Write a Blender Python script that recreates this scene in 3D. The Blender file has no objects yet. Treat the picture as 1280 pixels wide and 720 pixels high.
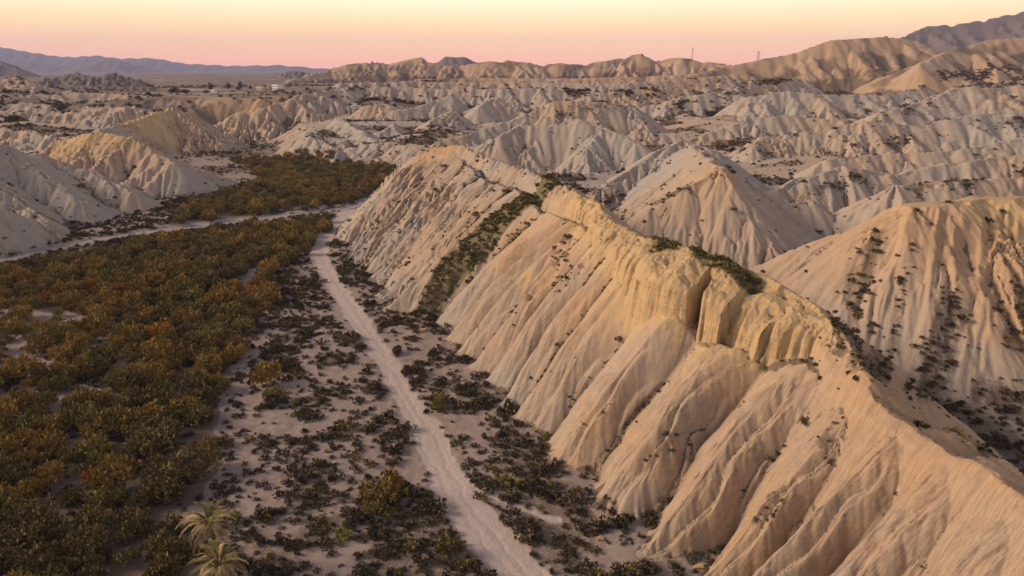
import bpy, math, random
import numpy as np
from mathutils import Vector, Matrix
R = math.radians
rng = np.random.default_rng(7)
random.seed(7)
scene = bpy.context.scene
COL = scene.collection

# ------------------------------------------------------------------ camera
CAM_H, PITCH, FPX = 45.0, R(17.46), 865.0
cam_d = bpy.data.cameras.new('camera'); cam = bpy.data.objects.new('camera', cam_d); COL.objects.link(cam)
cam_d.sensor_width = 36.0; cam_d.lens = FPX / 1280 * 36
cam_d.clip_start = 0.5; cam_d.clip_end = 60000
cam.location = (0, 0, CAM_H); cam.rotation_euler = (R(90) - PITCH, 0, 0)
scene.camera = cam

# ------------------------------------------------------------------ sky and sun (just after sunset, sun side behind the camera)
SUN_AZ, SUN_EL = R(274), R(27)          # compass from +Y clockwise: behind the camera, to the left
w = bpy.data.worlds.new('World'); scene.world = w; w.use_nodes = True
nt = w.node_tree; nt.nodes.clear()
def N(t, **k):
    n = nt.nodes.new(t)
    for a, b in k.items(): setattr(n, a, b)
    return n
out = N('ShaderNodeOutputWorld'); bg = N('ShaderNodeBackground')
sky = N('ShaderNodeTexSky', sky_type='NISHITA', sun_disc=False, sun_elevation=R(3), sun_rotation=SUN_AZ)
sky.dust_density = 2.0
tc = N('ShaderNodeTexCoord'); sep = N('ShaderNodeSeparateXYZ')
ramp = N('ShaderNodeValToRGB')
def lin(c): return tuple(((v / 255) / 12.92 if v / 255 < .04045 else ((v / 255 + .055) / 1.055) ** 2.4) for v in c)
stops = [(0.0, (250, 170, 138)), (0.014, (255, 182, 138)), (0.032, (255, 196, 136)), (0.058, (255, 214, 152)),
         (0.092, (255, 234, 196)), (0.20, (224, 212, 196)), (0.45, (164, 162, 172)), (1.0, (110, 114, 134))]
cr = ramp.color_ramp
while len(cr.elements) < len(stops): cr.elements.new(0.5)
for e, (p, c) in zip(cr.elements, stops):
    bst = float(np.interp(p, [0, .032, .058, .092, .2, .45], [1.62, 1.62, 1.48, 1.42, 1.15, 1.0]))   # seen through the haze
    e.position = p; e.color = (*[v * bst for v in lin(c)], 1)
mul = N('ShaderNodeVectorMath', operation='SCALE'); mul.inputs['Scale'].default_value = 1 / 0.1 * 0.98
mix = N('ShaderNodeMix', data_type='RGBA'); mix.inputs['Factor'].default_value = 0.93
nt.links.new(tc.outputs['Generated'], sep.inputs[0]); nt.links.new(sep.outputs['Z'], ramp.inputs[0])
nt.links.new(ramp.outputs[0], mul.inputs[0])
nt.links.new(sky.outputs[0], mix.inputs['A']); nt.links.new(mul.outputs[0], mix.inputs['B'])
nt.links.new(mix.outputs['Result'], bg.inputs[0]); bg.inputs[1].default_value = 0.1
nt.links.new(bg.outputs[0], out.inputs[0])

sun_d = bpy.data.lights.new('sun', 'SUN'); sun = bpy.data.objects.new('sun', sun_d); COL.objects.link(sun)
sun_d.energy = 3.3; sun_d.angle = R(18); sun_d.color = (1.0, 0.78, 0.56)
sd = Vector((math.sin(SUN_AZ) * math.cos(SUN_EL), math.cos(SUN_AZ) * math.cos(SUN_EL), math.sin(SUN_EL)))
sun.rotation_euler = sd.to_track_quat('Z', 'Y').to_euler()
sun.location = (-40, -60, 120)
scene.view_settings.view_transform = 'Standard'; scene.view_settings.look = 'None'
scene.view_settings.exposure = 0.38; scene.view_settings.gamma = 1.0; scene.view_settings.use_curve_mapping = False
scene.render.engine = 'CYCLES'
scene.cycles.use_denoising = True
scene.cycles.max_bounces = 4; scene.cycles.diffuse_bounces = 2; scene.cycles.volume_bounces = 0
scene.cycles.transparent_max_bounces = 4

# ------------------------------------------------------------------ picture <-> place
CP, SP = math.cos(PITCH), math.sin(PITCH)
def ray(px, py):
    a = (px - 640) / FPX; u = (360 - py) / FPX
    return a, CP + u * SP, -SP + u * CP
def at_z(px, py, z):
    a, b, c = ray(px, py); t = (z - CAM_H) / c
    return (a * t, b * t, z)
def at_y(px, py, Y):
    a, b, c = ray(px, py); t = Y / b
    return (a * t, Y, CAM_H + c * t)
def project(x, y, z):
    dz = z - CAM_H
    dep = y * CP - dz * SP; up = y * SP + dz * CP
    dep = np.where(dep < 1, 1, dep)
    return 640 + FPX * x / dep, 360 - FPX * up / dep, dep

# ------------------------------------------------------------------ noise
from concurrent.futures import ThreadPoolExecutor
POOL = ThreadPoolExecutor(4)
def split4(f):
    """run an array function on row blocks in four threads"""
    def g(x, y, *a, **k):
        x = np.asarray(x); y = np.broadcast_to(np.asarray(y), x.shape)
        if x.ndim < 2 or x.size < 40000: return f(x, y, *a, **k)
        xs, ys = np.array_split(x, 8), np.array_split(y, 8)
        return np.concatenate(list(POOL.map(lambda p: f(p[0], p[1], *a, **k), zip(xs, ys))))
    return g
def h2(ix, iy, s):
    h = ix.astype(np.int32).view(np.uint32) * np.uint32(374761393) + iy.astype(np.int32).view(np.uint32) * np.uint32(668265263) + np.uint32((s * 2147483629) & 0xffffffff)
    h = (h ^ (h >> np.uint32(13))) * np.uint32(1274126177)
    h = (h ^ (h >> np.uint32(16))) * np.uint32(2246822519)
    return ((h ^ (h >> np.uint32(15))) & np.uint32(0xffffff)).astype(np.float32) / np.float32(0xffffff)
def vn0(x, y, s=0):
    ix = np.floor(x); iy = np.floor(y); fx = x - ix; fy = y - iy
    fx = fx * fx * fx * (fx * (fx * 6 - 15) + 10); fy = fy * fy * fy * (fy * (fy * 6 - 15) + 10)
    a = h2(ix, iy, s); b = h2(ix + 1, iy, s); c = h2(ix, iy + 1, s); d = h2(ix + 1, iy + 1, s)
    return (a + (b - a) * fx) * (1 - fy) + (c + (d - c) * fx) * fy
vn = split4(vn0)
@split4
def fbm(x, y, o=4, s=0):
    v = 0; a = .5; t = 0
    for i in range(o):
        v = v + a * vn0(x * 2 ** i + i * 17.3, y * 2 ** i - i * 9.1, s + i); t += a; a *= .5
    return v / t * 2 - 1
@split4
def ridged(x, y, o=3, s=0):
    v = 0; a = .5; t = 0
    for i in range(o):
        v = v + a * (1 - np.abs(2 * vn0(x * 2 ** i, y * 2 ** i, s + i) - 1)); t += a; a *= .5
    return v / t
def sstep(a, b, x):
    t = np.clip((x - a) / (b - a), 0, 1); return t * t * (3 - 2 * t)
@split4
def inpoly(x, y, P):
    r = np.zeros(x.shape, bool); n = len(P)
    for i in range(n):
        x1, y1 = P[i][0], P[i][1]; x2, y2 = P[(i + 1) % n][0], P[(i + 1) % n][1]
        if y1 == y2: continue
        c = ((y1 > y) != (y2 > y)) & (x < (x2 - x1) * (y - y1) / (y2 - y1) + x1)
        r ^= c
    return r
@split4
def pdist(x, y, P):
    d = np.full(x.shape, 1e9)
    for (x1, y1, *_), (x2, y2, *_) in zip(P[:-1], P[1:]):
        L = (x2 - x1) ** 2 + (y2 - y1) ** 2
        t = np.clip(((x - x1) * (x2 - x1) + (y - y1) * (y2 - y1)) / L, 0, 1)
        d = np.minimum(d, np.hypot(x - x1 - t * (x2 - x1), y - y1 - t * (y2 - y1)))
    return d
def ground_poly(pts, z=0.0): return [at_z(a, b, z) for a, b in pts]

# ------------------------------------------------------------------ terrain grid: polar sheet, finer where it is near
rs = [2.0]
while rs[-1] < 11500:
    r = rs[-1]
    k = .05 if r < 34 else (.0026 if r < 150 else (.0026 + (r - 150) / 350 * .0022 if r < 500 else (.0048 if r < 1500 else .009)))
    rs.append(r * (1 + k))
rs = np.array(rs)
NT = 1060
th = np.linspace(R(-56), R(56), NT)
RR, TH = np.meshgrid(rs, th, indexing='ij')
X = RR * np.sin(TH); Y = RR * np.cos(TH)
SH = X.shape
DRr = np.gradient(rs)[:, None]; DTH = th[1] - th[0]
CELL = np.sqrt(DRr * RR * DTH)
def grad(H):
    gr = np.gradient(H, axis=0) / DRr; gt = np.gradient(H, axis=1) / (RR * DTH)
    s, c = np.sin(TH), np.cos(TH)
    return gr * s + gt * c, gr * c - gt * s

# --- floor: river valley to the left, inner washes to the right, plain behind
warp = np.clip(RR * .004, .3, 6)
wx = X + warp * fbm(X / (warp * 9), Y / (warp * 9), 3, 11); wy = Y + warp * fbm(X / (warp * 9), Y / (warp * 9), 3, 23)
valley = [(-400, -50), (40, -50), (30, 40), (20, 85), (5, 130), (-28, 205), (-42, 300), (-60, 335), (-125, 385), (-165, 470), (-190, 540), (-230, 560), (-225, 470),
          (-200, 400), (-175, 330), (-150, 260), (-150, 200), (-190, 160), (-400, 150)]
vd = pdist(wx, wy, valley + [valley[0]]); vin = inpoly(wx, wy, valley)
vsd = np.where(vin, vd, -vd)
inner = 2.5 + .018 * np.clip(Y - 60, 0, 560)
plain_l = sstep(520, 590, wy + 40 * fbm(wx / 90, wy / 90, 2, 5)) * sstep(-40, -110, wx + (wy - 560) * .1)
inner = inner + (21.5 - inner) * plain_l
inner = inner + sstep(640, 900, Y) * 6 * sstep(-200, 100, X)
inner = inner + plain_l * (1 - sstep(860, 1000, Y)) * sstep(90, 160, np.hypot(X + 330, (Y - 890) * .8)) * 9 * (ridged(wx / 120, wy / 90, 2, 47) - .55)
bad = sstep(105, 160, Y) * (1 - sstep(620, 760, Y)) * sstep(8, 60, -vsd) * (1 - plain_l)
inner = inner + bad * (ridged(wx / 85, wy / 60, 2, 41) - .5) * (4 + 4 * sstep(150, 500, Y))
inner = inner + 1.2 * fbm(wx / 30, wy / 30, 3, 8) * sstep(0, 20, -vsd)
inner = inner + sstep(900, 3000, Y) * 10 * fbm(X / 500, Y / 500, 3, 77)
flr = inner * (1 - sstep(-26, 2, vsd)) + .35 * fbm(X / 14, Y / 14, 3, 3) * sstep(-30, 0, vsd)
H = flr.copy()

# --- ridges as roofs: each crest segment falls away at its own slope, gullies stay where two roofs meet
KIND = np.zeros(SH, np.int8)                                          # which body a vertex belongs to
def seg(p, q, sl, rd=1.0, kind=3):
    global H
    zmax = max(p[2], q[2]); reach = (zmax + 4) / sl + 3
    x0, x1 = min(p[0], q[0]) - reach, max(p[0], q[0]) + reach
    y0, y1 = min(p[1], q[1]) - reach, max(p[1], q[1]) + reach
    # rows / columns that can be inside
    cor = [(x0, y0), (x0, y1), (x1, y0), (x1, y1)]
    rmin = math.hypot(max(0, max(x0, -x1)), max(0, max(y0, -y1))); rmax = max(math.hypot(*c) for c in cor)
    i0, i1 = np.searchsorted(rs, rmin), np.searchsorted(rs, rmax)
    if i1 <= i0: return
    if y0 > 0:
        aa = [math.atan2(*c) for c in cor]; j0, j1 = np.searchsorted(th, min(aa)), np.searchsorted(th, max(aa))
    else: j0, j1 = 0, NT
    if j1 <= j0: return
    S = (slice(i0, i1), slice(j0, j1))
    x, y = wx[S], wy[S]
    dx, dy = q[0] - p[0], q[1] - p[1]; L = dx * dx + dy * dy + 1e-9
    t = np.clip(((x - p[0]) * dx + (y - p[1]) * dy) / L, 0, 1)
    d = np.hypot(x - p[0] - t * dx, y - p[1] - t * dy)
    h = p[2] + (q[2] - p[2]) * t - sl * (np.sqrt(d * d + rd * rd) - rd)
    m = h > H[S]
    Hs = H[S]; Hs[m] = h[m]
    Ks = KIND[S]; Ks[m] = kind
def floor_at(x, y):
    r = math.hypot(x, y); a = math.atan2(x, y)
    i = min(np.searchsorted(rs, r), SH[0] - 1); j = min(max(np.searchsorted(th, a), 0), NT - 1)
    return flr[i, j]
def spur(p, q, sl, rd, kind, sub=True, bulge=.1, wig=.06):
    """a spur from p down to q, slightly bent and convex"""
    p = np.array(p, float); q = np.array(q, float)
    L = np.hypot(*(q - p)[:2]); n = max(3, int(4))
    per = np.array([-(q - p)[1], (q - p)[0], 0]) / (L + 1e-6)
    w1 = random.uniform(-wig, wig) * L
    P = []
    for i in range(n + 1):
        t = i / n
        P.append(p + (q - p) * t + per * w1 * math.sin(t * math.pi) + np.array([0, 0, bulge * (p[2] - q[2]) * math.sin(t * math.pi)]))
    for a, b in zip(P[:-1], P[1:]): seg(tuple(a), tuple(b), sl, rd, kind)
    return P
def hill(pts, sl=.74, sides=(1, -1), desc=.5, space=.8, kind=3, rd=1.3, spsl=.74, lift=0, ends=True):
    """crest (px, py, distance) with spurs down both sides"""
    P = [at_y(*p) for p in pts]
    rd = max(rd, .005 * min(pts[0][2], 700))
    P = [(a, b, c + lift) for a, b, c in P]
    for a, b in zip(P[:-1], P[1:]): seg(a, b, sl, rd, kind)
    # walk along the crest
    for side in sides:
        carry = random.uniform(.1, .5) * 10
        for a, b in zip(P[:-1], P[1:]):
            L = math.hypot(b[0] - a[0], b[1] - a[1]); d = carry
            while d < L:
                t = d / L; c = [a[i] + (b[i] - a[i]) * t for i in range(3)]
                fl = floor_at(c[0], c[1]); hh = max(c[2] - fl, 1.5)
                ang = math.atan2(b[1] - a[1], b[0] - a[0]) + side * R(random.uniform(62, 112))
                ln = hh / desc * random.uniform(.75, 1.15)
                e = (c[0] + ln * math.cos(ang), c[1] + ln * math.sin(ang))
                z1 = min(floor_at(*e), fl) - .5
                P2 = spur((c[0], c[1], c[2] - .04 * hh), (*e, z1), spsl, rd, kind, bulge=random.uniform(-.04, .1), wig=.12)
                # forked tip
                if hh > 7:
                    m = P2[2]
                    for sg in (-1, 1):
                        if random.random() < .75:
                            an2 = ang + sg * R(random.uniform(28, 50)); l2 = ln * random.uniform(.35, .5)
                            e2 = (m[0] + l2 * math.cos(an2), m[1] + l2 * math.sin(an2))
                            spur(tuple(m - np.array([0, 0, .3])), (*e2, min(floor_at(*e2), fl) - .5), spsl * 1.05, rd * .8, kind, wig=.1)
                d += max(hh * space, 3) * random.uniform(.75, 1.3)
            carry = d - L
    return P

# ---- the near ridge
CREST = [(512, 196, 20), (545, 184, 23.5), (575, 181, 25), (613, 199, 24), (655, 212, 23.5), (695, 228, 24.5), (740, 252, 23.5), (765, 278, 22.5), (805, 296, 22.5),
         (870, 316, 22.5), (955, 342, 21), (1010, 376, 19.5), (1046, 408, 18), (1062, 440, 17), (1095, 502, 15), (1140, 535, 14.7), (1185, 562, 14.7), (1280, 625, 15), (1400, 720, 15), (1560, 900, 13)]
WC = [1, 1, 1, 1, 1, 1.5, 2, 2.5, 3.8, 7.2, 8.2, 6.0, 2.2, 1, 1, 1, 1, 1, 1, 1]
CLF = [0, 0, 0, 0, .1, .6, .95, 1, 1, 1, 1, 1, .9, .2, 0, 0, 0, 0, 0, 0]
CR = [at_z(*c) for c in CREST]
S_ = slice(np.searchsorted(rs, 25), np.searchsorted(rs, 300))
x, y = X[S_], Y[S_]
x = x + .8 * fbm(x / 6, y / 6, 3, 51); y = y + .8 * fbm(X[S_] / 6, Y[S_] / 6, 3, 57)
best = np.full(x.shape, 1e9); sgn = np.zeros(x.shape); sc = np.zeros(x.shape); zc = np.zeros(x.shape); wc = np.zeros(x.shape); cl = np.zeros(x.shape)
acc = 0; SVERT = [0]
for i in range(len(CR) - 1):
    p, q = CR[i], CR[i + 1]; dx, dy = q[0] - p[0], q[1] - p[1]; L = math.hypot(dx, dy)
    t = np.clip(((x - p[0]) * dx + (y - p[1]) * dy) / L ** 2, 0, 1)
    ex, ey = x - p[0] - t * dx, y - p[1] - t * dy
    d = np.hypot(ex, ey); m = d < best
    best[m] = d[m]; sgn[m] = np.sign(dx * ey - dy * ex)[m]; sc[m] = (acc + t * L)[m]
    zc[m] = (p[2] + (q[2] - p[2]) * t)[m]; wc[m] = (WC[i] + (WC[i + 1] - WC[i]) * t)[m]; cl[m] = (CLF[i] + (CLF[i + 1] - CLF[i]) * t)[m]
    acc += L; SVERT.append(acc)
fx_ = X[S_]
front = sgn < 0                                                        # valley side (crest walked from far to near)
butt = .75 * fbm(sc / 4.2, sc * 0 + .3, 2, 61) + .3 * (np.abs(np.sin(sc * .9 + 2 * vn(sc / 5, sc * 0, 3))) - .6)
edge = wc + cl * (butt + .75 * fbm(X[S_] / 1.9, Y[S_] / 1.9, 3, 63))
for s0, wid, dep in ((SVERT[9] + 2.6, .65, 5.0), (SVERT[10] + .8, .18, .9), (SVERT[8] + 3.2, .35, .9), (SVERT[7] + 4, .35, .9), (SVERT[11] + 2, .3, .8)):
    edge = edge - dep * np.exp(-((sc - s0) / wid) ** 4) * (cl > .3)
for k_ in range(16):                                                   # smaller cracks
    s0 = SVERT[6] + (SVERT[12] - SVERT[6]) * (k_ + random.uniform(.1, .9)) / 16; edge = edge - random.uniform(.3, .8) * np.exp(-((sc - s0) / random.uniform(.12, .22)) ** 2) * (cl > .3)
zc = zc + .5 * fbm(sc / 5, sc * 0 + 7, 3, 71)
over = np.maximum(best - edge, 0)
steep = 1.35 + (4.2 - 1.35) * cl
gent = .9 * (1 - cl) + (.3 + .12 * fbm(X[S_] / 5, Y[S_] / 5, 2, 64)) * cl
hf = zc - gent * np.minimum(best, edge) - np.where(over < 1.6, steep * over, steep * 1.6 + np.maximum(steep * .55, 1.2) * (over - 1.6))
hf = hf + cl * .9 * fbm(X[S_] / 3.0, Y[S_] / 3.0, 4, 66)
hf = hf - cl * .8 * sstep(-1.2, .2, best - edge)                       # rounded lip
hf = hf + cl * (over > 0) * (.16 * np.sin(hf * 5.2 + .25 * fx_) + .12 * np.sin(hf * 11.0 + 2 * vn(fx_ / 3, Y[S_] / 3, 5)))   # beds stand out as ledges
hb = zc - .78 * (np.sqrt(best ** 2 + .6) - .77)
hn = np.where(front, hf, hb)
Hs = H[S_]; m = hn > Hs; Hs[m] = hn[m]; KIND[S_][m] = 2
CAPM = np.zeros(SH); CAPM[S_] = np.where(front, np.exp(-(over / 3.5) ** 2), np.exp(-best / 4)) * cl
CLIFF = np.zeros(SH); CLIFF[S_] = front * cl * sstep(-.3, .4, best - edge) * (m)
SPURS = [((520, 198, 19.5), (428, 302)), ((566, 190, 23), (440, 330)), ((606, 225, 21), (463, 352)), ((645, 238, 21), (480, 390)), ((700, 282, 20), (543, 408)),
         ((722, 302, 18), (568, 445)), ((750, 332, 16.5), (605, 480)), ((790, 380, 14), (640, 525)), ((835, 440, 11.5), (692, 582)), ((905, 480, 9.6), (738, 642)),
         ((1008, 455, 13), (800, 702)), ((1082, 497, 14.4), (880, 735)), ((1130, 535, 14.2), (985, 765)), ((1188, 570, 14.2), (1110, 790)), ((1275, 630, 14.4), (1240, 850)), ((1400, 725, 14.4), (1400, 950))]
RAISE = {4: 1.4, 5: 2.9, 6: 4.0, 7: 4.8, 8: 5.2, 9: 4.6, 10: 2.2}
SW = [(np.array(at_z(*a)) + np.array([0, 0, RAISE.get(i, 0)]), np.array(at_z(b[0], b[1], -.3))) for i, (a, b) in enumerate(SPURS)]
for k_, (bx_, by_) in {12: (15.5, 46.0), 13: (17.5, 41.5), 14: (18.5, 35.0), 15: (20.0, 27.0)}.items(): SW[k_] = (SW[k_][0], np.array([bx_, by_, -.3]))
RIBS = [3, 3, 2, 1, 2, 2, 2, 1, 1, 1, 1, 1, 1, 1, 1]
spur(SW[0][0], SW[0][1], .95, 1.3, 2)
FLU = np.zeros(SH); FLT = np.zeros(SH)
fx, fy = X[S_], Y[S_]
fnz = fbm(fx / 15, fy / 15, 3, 81); fnz2 = fbm(fx / 5, fy / 5, 2, 82); fnz3 = vn(fx / 8, fy / 8, 83)
RIBU = np.zeros(fx.shape)
def ribs_profile(u, lean):
    """1 on the rounded back of a rib, 0 in the sharp crease between two"""
    f = u - np.floor(u)
    c = np.where(f < lean, f / lean, (1 - f) / (1 - lean))
    return 1 - c ** 1.6
for i in range(len(SW) - 1):
    (A, B), (A2, B2) = SW[i], SW[i + 1]
    lo = np.minimum.reduce([A, B, A2, B2])[:2] - 14; hi = np.maximum.reduce([A, B, A2, B2])[:2] + 14
    ii, jj = np.nonzero((fx > lo[0]) & (fx < hi[0]) & (fy > lo[1]) & (fy < hi[1]))
    if not len(ii): continue
    qx, qy = fx[ii, jj], fy[ii, jj]; g = np.full(qx.shape, .5); t = np.full(qx.shape, .5)
    E, F_, G = (A2 - A)[:2], (B - A)[:2], (A - A2 + B2 - B)[:2]
    for _ in range(9):
        rx = A[0] + g * E[0] + t * F_[0] + g * t * G[0] - qx; ry = A[1] + g * E[1] + t * F_[1] + g * t * G[1] - qy
        a11 = E[0] + t * G[0]; a12 = F_[0] + g * G[0]; a21 = E[1] + t * G[1]; a22 = F_[1] + g * G[1]
        det = a11 * a22 - a12 * a21; det = np.where(np.abs(det) < 1e-6, 1e-6, det)
        g = np.clip(g - (a22 * rx - a12 * ry) / det, -3, 4); t = np.clip(t - (a11 * ry - a21 * rx) / det, -3, 4)
    okk = (g >= 0) & (g <= 1) & (t > -.4) & (t < 1.35) & (np.hypot(rx, ry) < .02)
    ii, jj, g, t = ii[okk], jj[okk], g[okk], t[okk]
    zA = A[2] + (A2[2] - A[2]) * g; zB = B[2] + (B2[2] - B[2]) * g
    L = np.hypot(*(F_ + .5 * G))
    tt = np.clip(t, 0, 1)
    z = zA + (zB - zA) * tt + .07 * (zA - zB) * np.sin(np.pi * tt) - np.clip(t - 1, 0, 1) * L * .8 - np.clip(-t, 0, 1) * L * .3
    m_ = RIBS[i]; wv_ = .22 * fnz[ii, jj] + .05 * fnz2[ii, jj]
    env = np.sin(np.pi * np.clip(g, 0, 1)) ** .5
    u = g * m_ + wv_ * env * m_
    lean = .54
    D = (4.3 if m_ == 1 else 2.6) * (.3 + .7 * sstep(-.05, .4, t)) * (.7 + .6 * fnz3[ii, jj])
    if i == 3: D = D * 1.2
    p_ = ribs_profile(u, lean)
    # lesser ribs on the broad backs
    p2 = ribs_profile(u * (3 if m_ == 1 else 2) + .45 * fnz2[ii, jj] + .3, .66)
    z = z - D * (1 - p_) - (.7 if m_ == 1 else .45) * (1 - p2) * sstep(.05, .4, t)
    cur = H[S_][ii, jj]; kk = 1.0; z = np.maximum(z, cur) + kk * np.clip(1 - np.abs(z - cur) / kk, 0, 1) ** 2 * .25 * (t > .6); mm = z > cur   # a low apron at the foot
    FLU[S_][ii, jj] = i + g; FLT[S_][ii, jj] = t
    H[S_][ii[mm], jj[mm]] = z[mm]; KIND[S_][ii[mm], jj[mm]] = 2
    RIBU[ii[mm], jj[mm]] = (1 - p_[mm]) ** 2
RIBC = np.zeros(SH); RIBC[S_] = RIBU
# rear side of the near ridge
for i in range(1, len(CR) - 2):
    a, b = CR[i], CR[i + 1]; L = math.hypot(b[0] - a[0], b[1] - a[1]); d = random.uniform(1, 5)
    while d < L:
        t = d / L; c = [a[k] + (b[k] - a[k]) * t for k in range(3)]
        ang = math.atan2(b[1] - a[1], b[0] - a[0]) + R(random.uniform(70, 105))
        ln = (c[2] - 3) / .74
        spur((c[0] + 5 * math.cos(ang), c[1] + 5 * math.sin(ang), c[2] - 3.6), (c[0] + ln * math.cos(ang), c[1] + ln * math.sin(ang), 2), .95, .8, 2)
        d += random.uniform(6, 11)

seg(at_y(1107, 42.0, 980), tuple(np.array(at_y(1107, 42.0, 980)) + .5), 1.5, .5, 4)
# ---- inner hills, right of the near ridge
hill([(985, 335, 118), (1060, 290, 116), (1140, 258, 112), (1200, 250, 115), (1290, 245, 120), (1400, 250, 125)], desc=.66, space=.62, rd=3.2)
hill([(1135, 268, 110), (1108, 312, 106)], desc=.6, rd=2.5)
hill([(900, 213, 166), (884, 198, 190), (862, 180, 222)], desc=.55, space=.8)
hill([(1010, 250, 178), (960, 262, 176)], desc=.55)
hill([(1120, 232, 172), (1200, 226, 176), (1290, 222, 180), (1400, 220, 185)], desc=.6, space=.8)
hill([(1215, 266, 111), (1248, 315, 104)], desc=.66, rd=2.5)
hill([(900, 213, 166), (930, 252, 158), (962, 292, 152)], desc=.6, space=.6, rd=2.2)
hill([(900, 213, 166), (862, 232, 164), (815, 262, 160)], desc=.6, space=.6, rd=2.2)
hill([(850, 172, 232), (800, 205, 222), (752, 236, 210)], desc=.55, space=.85)
hill([(850, 172, 232), (895, 190, 226), (935, 225, 214)], desc=.55, space=.85)
hill([(950, 245, 190), (1000, 225, 200), (1051, 208, 205), (1120, 218, 205), (1180, 205, 210), (1280, 193, 215), (1400, 190, 222)], desc=.6, space=.85)
hill([(1030, 200, 250), (1100, 193, 255), (1180, 190, 255), (1280, 172, 260), (1420, 168, 265)], desc=.55, space=.85)
hill([(940, 185, 305), (954, 171, 320), (1018, 165, 322), (1078, 151, 322), (1152, 158, 322), (1206, 144, 330), (1280, 138, 332), (1420, 132, 335)], desc=.5, space=.85)
hill([(850, 178, 375), (884, 165, 385), (934, 148, 392), (984, 144, 395), (1052, 151, 390)], desc=.5, space=.85)
hill([(1100, 140, 430), (1152, 128, 450), (1206, 104, 470), (1280, 97, 480), (1420, 90, 480)], desc=.45, space=.85)
hill([(930, 122, 520), (984, 114, 520), (1038, 118, 520), (1118, 118, 525), (1160, 108, 540)], desc=.45, space=.9)
hill([(810, 132, 560), (850, 122, 560), (917, 111, 570), (944, 100, 600), (1000, 96, 640)], desc=.45, space=.9)
# centre
hill([(620, 172, 290), (648, 157, 300), (682, 158, 300), (722, 148, 302), (756, 158, 296), (796, 178, 285)], desc=.5, space=.85)
hill([(551, 177, 360), (592, 165, 380), (635, 151, 395), (689, 128, 405), (742, 124, 410), (790, 130, 415)], desc=.5, space=.85)
hill([(460, 131, 500), (490, 138, 490), (521, 134, 500), (560, 120, 515)], desc=.5, space=.85)
hill([(492, 154, 430), (470, 165, 420)], desc=.5, space=.7)
hill([(564, 138, 455), (540, 150, 440)], desc=.5, space=.7)
hill([(618, 121, 505), (600, 135, 480)], desc=.5, space=.7)
hill([(420, 110, 610), (500, 108, 625), (564, 112, 620), (662, 110, 620), (709, 111, 620), (760, 116, 610), (850, 107, 640)], desc=.42, space=.9)
hill([(242, 166, 480), (292, 145, 495), (339, 131, 505), (380, 118, 530), (430, 111, 570)], desc=.42, space=.7)
hill([(386, 165, 395), (405, 178, 380), (425, 190, 362)], desc=.5, space=.85)
hill([(427, 148, 450), (445, 160, 420), (470, 178, 375)], desc=.5, space=.85)
hill([(430, 104, 760), (520, 101, 790), (600, 103, 800), (700, 103, 790), (780, 104, 780), (850, 99, 810), (905, 94, 830)], desc=.4, space=.9, rd=2)
hill([(520, 99, 980), (610, 97, 1000), (700, 98, 990), (800, 96, 1000), (880, 91, 1000)], desc=.4, space=.9, rd=2, kind=4)
hill([(-60, 124, 590), (0, 121, 600), (60, 117, 620), (130, 116, 640), (200, 121, 620)], desc=.35, space=.9, rd=2)
hill([(0, 111, 820), (100, 107, 850), (190, 108, 860)], desc=.3, space=.9, rd=3, kind=5)
# left bank
hill([(-160, 175, 215), (-60, 172, 222), (0, 182, 230), (35, 196, 236)], desc=.7, space=.6, rd=1.0)
hill([(-140, 235, 180), (-60, 240, 182), (-20, 256, 184)], desc=.7, space=.6, rd=1.0)
hill([(-10, 184, 229), (45, 214, 224), (100, 252, 214)], desc=.62, space=.55, rd=.8)
hill([(-40, 208, 208), (20, 252, 201), (66, 288, 190)], desc=.62, space=.55, rd=.8)
hill([(40, 192, 246), (105, 212, 246), (165, 240, 236)], desc=.62, space=.55, rd=.8)
hill([(71, 177, 290), (118, 165, 288), (161, 171, 284), (191, 188, 276), (215, 203, 268)], desc=.5, space=.5, rd=1)
hill([(100, 172, 300), (148, 155, 400), (188, 144, 420), (215, 134, 440), (250, 150, 450), (275, 172, 440)], desc=.5, space=.5)
hill([(-60, 150, 470), (0, 146, 480), (34, 134, 485), (77, 141, 480), (111, 134, 490), (161, 134, 480)], desc=.4, space=.6)
hill([(-60, 155, 380), (20, 163, 370), (60, 170, 350)], desc=.4, space=.6)
hill([(-40, 100, 700), (0, 99, 710), (20, 96, 715), (42, 106, 700)], desc=.35, space=.6)
hill([(48, 101, 1080), (60, 97, 1100), (91, 91, 1110), (114, 97, 1100), (144, 91, 1110), (171, 102, 1100)], desc=.35, space=.6, kind=5)
# far range, mesa, mountains
hill([(340, 108, 1250), (380, 96, 1400), (420, 84, 1480), (464, 75, 1500), (484, 80, 1500), (524, 72, 1510), (554, 82, 1500), (588, 80, 1490), (632, 75, 1500), (672, 80, 1500), (729, 80, 1500),
      (766, 74, 1500), (803, 67, 1500), (823, 74, 1500), (850, 72, 1480), (905, 79, 1450), (918, 84, 1430)], desc=.5, space=.45, kind=4, rd=3)
hill([(860, 95, 900), (894, 86, 930), (974, 70, 950), (991, 67, 950), (1041, 50, 960), (1108, 46, 980), (1142, 50, 980), (1180, 67, 960)], desc=.5, space=.35, kind=4, rd=2)
hill([(1150, 80, 800), (1186, 64, 850), (1236, 50, 880), (1280, 47, 880), (1420, 40, 880)], desc=.5, space=.4, kind=4, rd=2)
hill([(535, 84, 2600), (545, 77, 2600), (558, 70, 2610), (580, 70, 2610), (598, 80, 2600)], desc=.5, space=.4, kind=5, rd=6)
hill([(1090, 60, 2400), (1132, 45, 2450), (1156, 33, 2500), (1196, 30, 2500), (1230, 25, 2500), (1280, 14, 2500), (1420, -4, 2500)], desc=.42, space=.3, kind=5, rd=6)
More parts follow.
